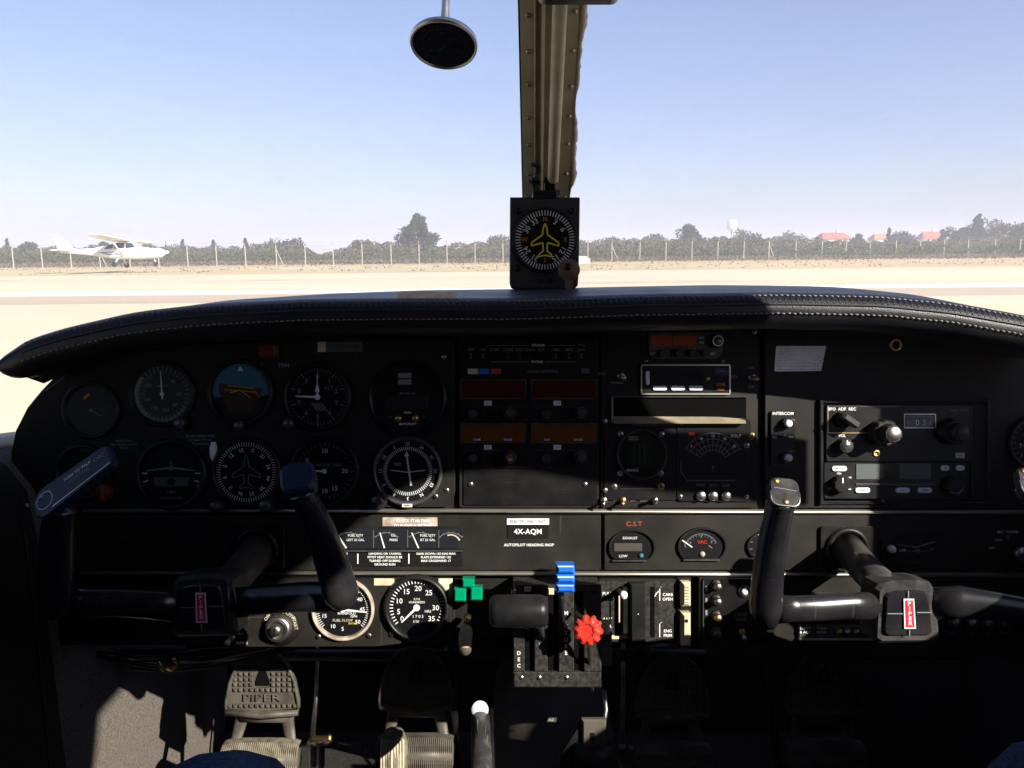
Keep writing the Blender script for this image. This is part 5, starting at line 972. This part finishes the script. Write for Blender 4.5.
# under panel bits
t = thing('wiring_bundle', 'tangle of wires with a brass fitting hanging under the dark left end of the panel', 'wiring', 172, 664, -70); q = rel((172, 664, -70))
MB('brass').lathe([(5, -8), (7, -4), (7, 3), (4, 6), (4, 10)], 0, 0, 0, 12, axis=(.6, .5, .6)).tube([(0, 0, 0), (-8, -5, 4), (-15, 2, 0)], 2, 8).build('fitting', t)
for k in range(7):
    y = 652+k*2.5; MB('old_label' if k == 3 else 'black_plastic').tube([q(60+k*9, 648, -60-k*8), q(110+k*4, y+random.uniform(-3, 6), -70), q(165, y+4, -60-k*6), q(205, y+random.uniform(-6, 2), -75), q(250+k*8, 648, -60)], 1.6 if k != 3 else 1.2, 7).build('wire', t)
t = thing('air_duct', 'black ribbed duct running across the footwell behind the pedals', 'duct', 330, 690, -330); q = rel((330, 690, -330))
MB('dark_void').tube([q(60+i*20, 640+12*sin(i*.5), -330) for i in range(24)], [32 + (1.6 if i % 2 else 0) for i in range(24)], 16).build('hose', t)

# magnetic compass on the post
t = thing('panel_compass', 'square black compass with a yellow aeroplane and white compass card below the windscreen post', 'compass', 545, 240, -40); K = (835+40)/835
b = MB('case_grey'); b.prism([(x*K, y*K) for x, y in ((-30, -49), (29, -49), (33, -45), (34, -30), (35, 42), (34, 43), (-35, 43), (-35.5, -42), (-34, -47))], -10, 0, 1.4); b.box(0, 4, -88, 60, 68, 78); b.build('case', t)
MB('black_plastic').lathe([(32.5*K, 0), (33*K, 2.2), (31*K, 2.6), (29.5*K, .4)], 0, 0, 0, 60, cap=False).build('bezel', t)
MB('dial').disc(0, 0, .3, 30*K, 56).build('dial', t)
b = MB('white').ticks(0, 0, .7, 24.5*K, 30*K, 0, 360, 60, 1.1, 'white'); b.dialtext([(30, '3'), (60, '6'), (120, '12'), (150, '15'), (210, '21'), (240, '24'), (300, '30'), (330, '33')], 0, 0, .8, 20.5*K, 8, 'white', True); b.dialtext([(0, 'N'), (90, 'E'), (180, 'S'), (270, 'W')], 0, 0, .8, 20.5*K, 6.4, 'orange'); b.build('compass_card', t)
b = MB('yellow'); planeicon(b, 0, 0, 3.2, .80*K, 'yellow', 1.5); b.build('aircraft_symbol', t)
MB('dial_glass').disc(0, 0, 2, 30*K, 48).build('cover_glass', t)
for x, y in ((-27, 29), (27, 29), (-27, -28), (26, -28)): MB('black_gloss').lathe([(4, 0), (3.6, 2.4), (2, 2.6), (1.8, 1)], x*K, y*K, 0, 18).build('screw', t)
for x in (-4, 6): MB('black_gloss').lathe([(2.4, 0), (.01, .4)], x, -41*K, 0, 12).build('adjuster_hole', t)
MB('black_plastic').box(0, 45*K, -20, 26, 8, 22, ch=1).box(0, 47*K, -150, 16, 5, 150).build('mounting_bracket', t)
t = thing('key_fob', 'brown tag like key hanging from the lower right corner of the compass', 'key', 569, 270, -20); K2 = (835+20)/835
b = MB('key_brown').lathe([(10.6*K2, 0), (11*K2, 1), (10.6*K2, 2), (.01, 2.2)], 0, 0, 0, 30); b.prism([(-4*K2, -8), (4.5*K2, -8), (3.6*K2, -18*K2), (1.6*K2, -22*K2), (1, -33*K2), (-1, -33*K2), (-1.2*K2, -22*K2), (-3.6*K2, -18*K2)][::-1], .2, 1.8, .2); b.build('tag', t); MB('black_gloss').lathe([(4, 0), (3.4, 3), (.01, 3.2)], -1, 3, 2, 18).build('screw', t)

# yokes
def yoke_hub(b, s):
    P = [(-25, 25), (-12, 28), (10, 29), (22, 27), (25, 22), (28, 5), (30, -14), (31, -24), (27, -28), (-25, -29), (-30, -26), (-30, -10), (-29, 10), (-28, 21)]
    return [(x*s, y*s) for x, y in P]
def yoke(px, py, label, left):
    w0 = 132; t = thing('control_yoke', label, 'yoke', px, py, w0); q0 = rel((px, py, w0)); q = lambda a_, c_, w_: q0(a_, c_, w_-38 if w_ > 160 else w_*.78); s = (835-w0)/835*1.09
    b = MB('yoke_hub'); P = yoke_hub(b, s); b.prism(P, -26, 4, 3.5); b.prism([(x*.72-.5, y*.72) for x, y in P], 4, 7, 1.6, m='yoke_plastic'); b.build('hub', t)
    em = MB('silver')
    em.add([(-4.4, -12.5, 8.4), (5.2, -12.5, 8.4), (3.6, 12.5, 8.4), (-5.0, 12.5, 8.4)], [(0, 1, 2, 3)], m='paper'); em.add([(-3.2, -11.2, 8.7), (4.0, -11.2, 8.7), (2.6, 11.2, 8.7), (-3.9, 11.2, 8.7)], [(0, 1, 2, 3)], m='badge_red')
    for i, ch in enumerate('PIPER'): em.text(ch, -.6+i*.22, 8.4-i*4.1, 9, 4.6, 'paper', sx=1.2)
    em.box(-1, 16, 8, .8, 6, .4, m='grey_mark').box(-12, 0, 8, 13, .8, .4, m='grey_mark').box(12, 1, 8, 12, .8, .4, m='grey_mark').box(0, -16, 8, .7, 5, .4, m='grey_mark'); em.build('emblem', t)
    if left:
        arms = [(('yoke_arm'), [q(180, 606, 166), q(150, 604, 168), q(115, 602, 172), q(88, 603, 176), q(70, 605, 180)], [14, 12.5, 12, 12.5, 12]),
                (('yoke_arm'), [q(232, 603, 166), q(262, 600, 168), q(300, 597, 174), q(325, 597, 180), q(338, 596, 186)], [13, 12.5, 12.5, 13, 13])]
        grips = [([q(62, 612, 180), q(56, 596, 184), q(57, 560, 194), q(59, 525, 206), q(62, 505, 212)], [11, 15, 14.5, 13.5, 12]),
                 ([q(343, 606, 184), q(341, 594, 186), q(334, 570, 192), q(322, 535, 204), q(310, 508, 214), q(301, 490, 220)], [9, 15.5, 14.5, 12.5, 11.5, 11.5])]
    else:
        arms = [('yoke_arm', [q(878, 606, 166), q(850, 606, 168), q(820, 608, 174), q(795, 609, 180), q(778, 609, 186)], [12, 11.5, 11, 11, 12]),
                ('yoke_arm', [q(930, 604, 166), q(960, 602, 168), q(1000, 607, 174), q(1040, 614, 180), q(1080, 616, 184)], [14, 14, 12, 11.5, 11.5])]
        grips = [([q(768, 624, 182), q(766, 608, 186), q(768, 575, 192), q(773, 540, 204), q(778, 515, 214), q(782, 498, 222)], [8, 14, 13.2, 12, 11.6, 11.4]),
                 ([q(1098, 626, 180), q(1097, 610, 184), q(1086, 565, 194), q(1058, 520, 206), q(1038, 500, 212), q(1030, 488, 216)], [9, 14, 14, 13, 12, 11.5])]
    for nm, pth, rr in arms:
        MB('yoke_plastic').tube(pth, rr, 20, flat=(1, .7), up=(0, 1, 0)).build(nm, t)
    for k, (pth, rr) in enumerate(grips):
        # refine the path with a smooth curve
        V = [Vector(p) for p in pth]; pts = []; rs = []
        for i in range(len(V)-1):
            p0, p1, p2, p3 = V[max(i-1, 0)], V[i], V[i+1], V[min(i+2, len(V)-1)]
            for u in (0, .25, .5, .75):
                pts.append(.5*((2*p1)+(p2-p0)*u+(2*p0-5*p1+4*p2-p3)*u*u+(3*p1-3*p2+p3-p0)*u**3)); rs.append(rr[i]+(rr[i+1]-rr[i])*u)
        pts.append(V[-1]); rs.append(rr[-1])
        g = MB('yoke_plastic').tube(pts, rs, 22, flat=(.95, 1.05), up=(1, 0, 0)).build('grip', t)
        ex = pts[-1]; d = (pts[-1]-pts[-3]).normalized()
        if left and k == 1:
            MB('yoke_blue').rbox(0, 0, 0, 27, 27, 13, 8, 2.5).build('thumb_cap', t).matrix_local = Matrix.Translation((ex+Vector((-1.5, 4, -4)))*.001) @ Matrix.Rotation(R(-38), 4, 'X') @ Matrix.Rotation(R(12), 4, 'Z')
        elif left:
            c_ = MB('tag_blue').prism([(-36, -9), (-32, -14), (-26, -15), (36, -11), (38, -8), (38, 7), (34, 10), (-24, 12), (-31, 10), (-36, 4)], 0, 7, 1.6); o = c_.build('clip_plate', t); o.matrix_local = Matrix.Translation((ex+Vector((13, 17, 2)))*.001) @ Matrix.Rotation(R(36), 4, 'Z') @ Matrix.Rotation(R(-32), 4, 'X')
            l_ = MB('grey_mark'); l_.text('ON', 28, 2, 7.3, 6, 'grey_mark').text('PUSH TO TALK', 8, 4, 7.3, 3.8, 'white').text('INTERCOM', 8, -1, 7.3, 3.8, 'grey_mark').text('1   2', -6, -5, 7.3, 4, 'grey_mark').ring(-25, -1, 7.4, 7, 7.6, 30, 'steel'); l_.lathe([(2, 0), (.01, .8)], -27, 4, 7, 10, 'silver').lathe([(2, 0), (.01, .8)], -20, 4, 7, 10, 'silver').line(-20, -11, 36, -9, .6, 7.4, 'silver'); l_.build('lettering', o)
        else:
            pc = MB('yoke_hub').rbox(0, 0, 0, 23, 25, 7, 6.5, 1.4); pc.box(1, 2, 7, 1, 1, .1); o = pc.build('end_cap', t); o.matrix_local = Matrix.Translation((ex+Vector((1, 1.5, -2)))*.001) @ Matrix.Rotation(R(-34), 4, 'X') @ Matrix.Rotation(R(-6), 4, 'Z')
            e_ = MB('silver'); e_.tube([(x, y, 6.8) for x, y in [(11*(abs(cos(a))**.5)*(1 if cos(a) > 0 else -1), 12*(abs(sin(a))**.5)*(1 if sin(a) > 0 else -1)) for a in [pi+pi*i/16 for i in range(17)]]], .7, 6).lathe([(2.6, 0), (2, .8), (.01, 1)], 0, -8.5, 7, 14, 'brass').lathe([(2.6, 0), (2, .8), (.01, 1)], -6, 9, 7, 14, 'brass').line(-8, 3, 9, 1.4, .5, 7.2, 'grey_mark'); e_.build('cap_edge', o)
    sh = MB('cast_metal' if left else 'knob_cap')
    if left: sh.tube([q(214, 600, 150), q(240, 572, 70), q(258, 550, 0)], [15, 15.5, 17], 24)
    else: sh.tube([q(888, 592, 150), q(864, 568, 70), q(846, 548, 0)], [14, 14.5, 16], 24)
    sh.build('column_shaft', t)
    b = MB('panel_gloss'); c_ = q(258 if left else 846, 548, 0); b.rbox(c_[0], c_[1], c_[2]+.6, 54, 44, 3, 3, 1).lathe([(22, 0), (21, 4), (17, 5), (16.5, 2)], c_[0], c_[1], c_[2]+3, 28, cap=False); b.build('shaft_collar', t)
    if left: MB('steel').tube([q(231, 640, 168), q(236, 600, 176), q(233, 582, 172)], .5, 6).tube([q(229, 640, 168), q(229, 600, 178), q(228, 584, 172)], .5, 6).build('cord', t)
    return t
yoke(205, 605, 'left black control yoke in the shade with a blue tipped right horn', True)
yoke(905, 611, 'right black control yoke with a scuffed hub and silver edged horn cap', False)

# pedals
def pedal(px, py, label):
    w0 = -86 if 'leftmost' in label else -115; s = (835-w0)/835; t = thing('rudder_pedal', label, 'pedal', px, py, w0, 'rudder pedals in the footwell')
    P = []
    for x, y in ((-36, -28), (-36, -20), (-32, 0), (-25, 17), (-15, 26), (0, 29), (15, 26), (25, 17), (32, 0), (36, -20), (36, -28), (0, -31)): P.append((x*s, y*s))
    b = MB('cast_metal'); b.prism(P[::-1], -6, 2, 1.2); b.build('toe_plate', t)
    rm = MB('cast_metal'); rm.tube([(x, y, 3) for x, y in P]+[(P[0][0], P[0][1], 3)], 2.0, 8); rm.tube([(-36*s, -30*s, 4), (0, -33*s, 5), (36*s, -30*s, 4)], 3.4, 10); rm.build('rim', t)
    st = MB('rubber')
    for j in range(10):
        y = 24-j*5.3
        if -21 < y < -10.5: continue
        hw = 33-(max(0, y+5)**1.6)*.09
        k = int(hw/5.4)
        for i in range(-k, k+1):
            x = i*5.4
            if abs(x) < 8-(y-4)*.1 and -4 < y < 20: continue
            st.box(x*s, y*s, 2, 3.3*s, 3.3*s, 2.8, ch=.7)
    st.build('tread_studs', t)
    MB('rubber').text('PIPER', 0, -15.7*s, 4.6, 10.5*s, 'rubber', sx=1.55).build('raised_lettering', t)
    MB('dark_void').prism([(-7*s, -4*s), (7*s, -4*s), (7.4*s, 0), (2.5*s, 14*s), (-2.5*s, 14*s), (-7.4*s, 0)], 2, 2.6).build('drop_opening', t)
    a = MB('cast_metal')
    for sx in (-1, 1): a.tube([(sx*25*s, -30*s, -3), (sx*23*s, -40*s, -6), (sx*27*s, -58*s, -2), (sx*30*s, -70*s, 6)], [6, 6, 5, 6], 10, flat=(1.2, .5), up=(1, 0, 0))
    a.tube([(-24*s, -37*s, -4), (24*s, -37*s, -4)], 7, 10, flat=(1, .5), up=(0, 1, 0)); a.build('yoke_bracket', t)
    pd = MB('pedal_rib' if 'leftmost' in label else 'cast_metal'); hw = 38*s; rows = []  # darker metal on all but the leftmost bar stands in for shade
    for i in range(0, 77):
        x = -hw+2*hw*i/76; z = 6+(1.2 if i % 2 else 0); e = 1-abs(x/hw)**6*.25
        rows.append([(x, (-57-3*(1-e)*4)*s, z-8), (x, (-58-3*(1-e)*4)*s, z+3), (x, -64*s, z+10), (x, -80*s, z+14), (x, -96*s, z+12), (x, -104*s, z)])
    pd.grid(rows, smooth=False); pd.build('foot_bar', t); MB('cast_metal').tube([(-hw, -75*s, 8), (hw, -75*s, 8)], 12, 14).build('bar_core', t)
    return t
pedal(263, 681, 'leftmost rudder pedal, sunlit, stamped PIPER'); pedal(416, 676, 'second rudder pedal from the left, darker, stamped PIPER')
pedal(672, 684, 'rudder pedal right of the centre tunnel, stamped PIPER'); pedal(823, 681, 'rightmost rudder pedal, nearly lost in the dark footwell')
t = thing('brake_cylinder', 'thin steel rod with a bolted fork standing between the two left pedals', 'brake rod', 316, 740, -190); q = rel((316, 740, -190))
MB('steel').tube([q(318, 640, -200), q(316, 700, -195), q(312, 742, -190)], [2.6, 2.6, 3.4], 10).build('rod', t); MB('silver').box(-4, -18, -6, 8, 30, 10, ch=2).box(6, -20, -6, 7, 28, 10, ch=2).lathe([(5, -14), (5, 14)], 4, -4, 0, 14, axis=(1, 0, .2)).build('fork', t); MB('brass').lathe([(4, 0), (4, 18), (6, 19), (6, 23)], -4, 2, 0, 12, axis=(1, 0, 0)).build('bolt', t)
t = thing('brake_cylinder', 'thin reddish rod with a fork standing just left of the third pedal', 'brake rod', 624, 745, -190); q = rel((624, 745, -190))
MB('old_label').tube([q(623, 640, -200), q(623, 700, -195), q(622, 742, -190)], [2.8, 2.8, 3.6], 10).build('rod', t); MB('silver').box(-2, -14, -6, 8, 26, 10, ch=2).box(9, -16, -6, 6, 26, 10, ch=2).build('fork', t)
t = thing('pedal_return_spring', 'sunlit ribbed metal drum low between the two left pedals', 'drum', 394, 757, -90); b = MB('pedal_rib'); rows = [(16*(1-(abs(y)/32)**3*.5), y) for i, y in enumerate(range(-30, 31, 3))]; b.lathe([(.01, -31)]+rows+[(.01, 31)], 0, 0, 0, 20, axis=(0, 1, 0)); [b.box(x_, 0, 15-abs(x_)*.28, 1.6, 50, 1.2, m='cream') for x_ in (-12, -9, -6, -3, 0, 3, 6, 9, 12)]; b.build('drum', t)
t = thing('heater_outlet', 'small ribbed tan cap at the foot of the third pedal', 'cap', 645, 763, -150); b = MB('pedal_rib'); [b.tube([(x, -22, -2), (x, 8-abs(x)*.2, 6), (x, 14-abs(x)*.7, -2)], 1.7, 6) for x in range(-14, 15, 3)]; b.build('ribbed_top', t); MB('tunnel').box(10, -18, -10, 46, 40, 12, ch=6).build('body', t)
# centre tunnel and flap lever
t = thing('centre_tunnel', 'brown grey hump of the centre tunnel rising between the inner pedals', 'tunnel', 550, 730, -150); q = rel((550, 730, -150))
rows = []
for k in range(9):
    w = -380+k*75; rows.append([q(x, y+(w+150)*.0, w) if 0 else (X_, Y_, w+150) for X_, Y_, x, y in [(-78*cos(a)*(1)+8, -60+52*sin(a)-(w+150)*.16, 0, 0) for a in [pi*i/12 for i in range(13)]]])
MB('tunnel').grid(rows).build('cover', t); b = MB('dark_void').box(-8, 30, 10, 130, 30, 10); 
MB('dim_mark').box(0, 18, 14, 14, 5, 1).text('14-2', 0, 18, 15.4, 4, 'cream').build('part_plate', t)
t = thing('flap_lever', 'grey ribbed lever ending in a white round button, left of the centre tunnel', 'lever', 480, 708, 20); q = rel((480, 708, 20))
MB('yoke_hub').tube([(0, -6, -8), q(481, 735, 60), q(482, 800, 150)], [9, 9, 9.5], 20).build('bar', t); MB('paper').lathe([(8.2, 0), (8.4, 3), (7.4, 5), (.01, 6)], 0, 1, 6, 26, axis=(0, .25, .95)).build('button', t); MB('steel').tube([q(477, 720, 50), q(479, 750, 95), q(480, 756, 100), q(482, 750, 95), q(482, 720, 50)], 1, 7).build('release_link', t)
MB('black_plastic').tube([(10, -4, -6), q(492, 800, 130)], 3, 8).build('side_rail', t)
t = thing('fuel_selector', 'dark bracket with a keyhole slot and a round drum at the right of the tunnel', 'selector', 594, 738, -60); q = rel((594, 738, -60))
b = MB('tunnel').box(0, 4, -6, 26, 32, 8, ch=2); b.build('bracket', t); MB('dial').box(-2, 2, 2, 5, 9, .4).build('keyhole', t); MB('black_plastic').lathe([(15, -22), (15, 22)], 2, -22, -4, 24, axis=(1, 0, 0)).build('drum', t)
MB('black_plastic').prism([(-36, -20), (-14, 14), (-12, -6), (-14, -44), (-38, -44)][::-1], -12, -4, 1).build('side_wing', t); MB('steel').tube([q(604, 690, -80), q(606, 710, -70), q(600, 745, -60)], 2.6, 8).build('link', t)
b = MB('dark_carpet')
# footwell shadows: structure under the panel
t = thing('panel_brace', 'dark steel brace tubes crossing under the instrument panel', 'brace', 545, 655, -120); q = rel((545, 655, -120))
for a_, b_ in (((450, 650, -110), (455, 768, -330)), ((640, 650, -110), (700, 645, -300)), ((60, 655, -120), (1030, 655, -120)), ((770, 650, -110), (778, 800, -380))): MB('black_plastic').tube([q(*a_), q(*b_)], 7, 10).build('tube', t)

# ================================================================== PEOPLE AND SEATS (only their knees reach into the view)
def skin(name, verts, edges, m, parent=None, root=0, lv=2):
    me = bpy.data.meshes.new(name); me.from_pydata([tuple(c*.001 for c in v[:3]) for v in verts], edges, []); me.materials.append(MATS[m])
    o = bpy.data.objects.new(name, me); C.collection.objects.link(o)
    if parent: o.parent = parent
    s = o.modifiers.new('skin', 'SKIN'); s.use_smooth_shade = True
    for i, v in enumerate(me.skin_vertices[0].data): v.radius = (verts[i][3]*.001, verts[i][-1]*.001 if len(verts[i]) > 4 else verts[i][3]*.001); v.use_root = (i == root)
    ss = o.modifiers.new('sub', 'SUBSURF'); ss.levels = lv; ss.render_levels = lv; return o
def person(cx, hipz, knee, label, side):
    """knee = cockpit mm of the thigh ends (left, right)"""
    hy = -430-.16*hipz+40; base = Vector((cx, hy, hipz))
    V = [(0, 0, 0, 95, 120), (0, 150, 15, 85, 115), (0, 330, 40, 95, 130), (0, 440, 45, 70, 110), (0, 500, 42, 46, 48), (0, 560, 36, 52, 56), (0, 640, 34, 72, 80), (0, 690, 38, 52, 58)]
    E = [(0, 1), (1, 2), (2, 3), (3, 4), (4, 5), (5, 6), (6, 7)]
    for sx in (-1, 1):
        b0 = len(V); kx, ky, kz = Vector(knee[0 if sx < 0 else 1])-base
        V += [(sx*90, -5, -20, 70), (kx, ky, kz, 46), (kx+sx*6, ky-190, kz-60, 42), (kx+sx*10, ky-355, kz-150, 28), (kx+sx*14, ky-372, kz-260, 26)]
        E += [(0, b0), (b0, b0+1), (b0+1, b0+2), (b0+2, b0+3), (b0+3, b0+4)]
        b1 = len(V); V += [(sx*175, 400, 40, 44), (sx*215, 200, 20, 36), (sx*150, 105, -150, 28), (sx*120, 95, -225, 20)]
        E += [(3, b1), (b1, b1+1), (b1+1, b1+2), (b1+2, b1+3)]
        fz = len(V); 
        for f in range(5):
            dx = (-26+f*12)*1.0 if f < 4 else -sx*30*-1; V.append((sx*120+(f-2)*11, 92-(8 if f == 4 else 0), -262-(6 if f in (1, 2) else 0), 11)); V.append((sx*120+(f-2)*12, 74, -292-(6 if f in (1, 2) else 0), 8.5)); E += [(b1+3, fz+2*f), (fz+2*f, fz+2*f+1)]
    body = skin('person', V, E, 'skin'); body.matrix_world = CK @ Matrix.Translation(base*.001); tag(body, label, 'person')
    # clothing
    for nm, sel, m_ in (('jeans', None, 'denim'),):
        JV = [(0, 0, 0, 108, 135), (0, 60, 5, 96, 125)]; JE = [(0, 1)]
        for sx in (-1, 1):
            b0 = len(JV); kx, ky, kz = Vector(knee[0 if sx < 0 else 1])-base
            JV += [(sx*90, 0, -20, 82), (kx*.55+sx*40, ky*.5, kz*.55, 72), (kx, ky+2, kz, 58), (kx+sx*5, ky-120, kz-40, 56), (kx+sx*9, ky-330, kz-135, 44)]
            JE += [(0, b0), (b0, b0+1), (b0+1, b0+2), (b0+2, b0+3), (b0+3, b0+4)]
        skin('jeans', JV, JE, m_, body)
    SV = [(0, 50, 5, 104, 130), (0, 160, 15, 97, 128), (0, 330, 40, 106, 142), (0, 435, 45, 76, 116)]; SE = [(0, 1), (1, 2), (2, 3)]
    for sx in (-1, 1): b1 = len(SV); SV += [(sx*178, 402, 40, 54), (sx*218, 200, 20, 46), (sx*190, 150, -70, 42)]; SE += [(3, b1), (b1, b1+1), (b1+1, b1+2)]
    skin('shirt', SV, SE, 'shirt', body)
    MB('hair').ball(0, 662, 50, 84, 78, 92, n=20, k=12).build('hair', body)
    fc = MB('skin').ball(0, 628, -40, 10, 18, 14).build('nose', body)
    for sx in (-1, 1): MB('dial').ball(sx*27, 648, -33, 9, 5, 6).build('eye', body); MB('skin').ball(sx*80, 636, 36, 8, 24, 14).build('ear', body)
    for sx in (-1, 1):
        kx, ky, kz = Vector(knee[0 if sx < 0 else 1])-base; MB('black_plastic').ball(kx+sx*14, ky-378, kz-215, 46, 40, 120).build('shoe', body)
    t = thing('pilot_seat', 'grey cloth '+side+' cockpit seat carrying the person in jeans', 'seat', 512, 384, 0); t.matrix_world = CK @ Matrix.Translation(base*.001)
    MB('seat_cloth').rbox(0, 0, 0, 430, 130, 480, 30, 10).build('cushion', t).matrix_local = Matrix.Translation((0, -.17, -.33)); MB('seat_cloth').rbox(0, 0, 0, 430, 560, 110, 60, 20).build('backrest', t).matrix_local = Matrix.Translation((0, .12, .17)) @ Matrix.Rotation(R(-9), 4, 'X')
    for sx in (-1, 1): MB('steel').tube([(sx*160, -235, -300), (sx*160, -235, 120)], 12, 8).build('seat_rail', t)
person(-262, 1080, ((-350, -330, 330), (-176, -251, 330)), 'person in blue jeans in the left seat, knee just showing at the bottom left', 'left')
person(352, 1080, ((342, -243, 330), (450, -262, 330)), 'person in blue jeans in the right seat, knee just showing at the bottom right corner', 'right')
# ------------------------------------------------------------------ thin haze over the field
hz = bpy.data.materials.new('haze'); hz.use_nodes = True; MATS['haze'] = hz; n = hz.node_tree
for x in list(n.nodes):
    if x.type != 'OUTPUT_MATERIAL': n.nodes.remove(x)
pv = n.nodes.new('ShaderNodeVolumePrincipled'); pv.inputs['Color'].default_value = (.90, .90, 1, 1); pv.inputs['Density'].default_value = HAZE if 'HAZE' in globals() else .0021; pv.inputs['Anisotropy'].default_value = 0.0
n.links.new(pv.outputs[0], n.nodes['Material Output'].inputs['Volume'])
if pv.inputs['Density'].default_value > 0: tag(MB('haze').box(0, 500, -1, 1900, 1500, 17.5).build('haze', scale=1), kind='stuff')
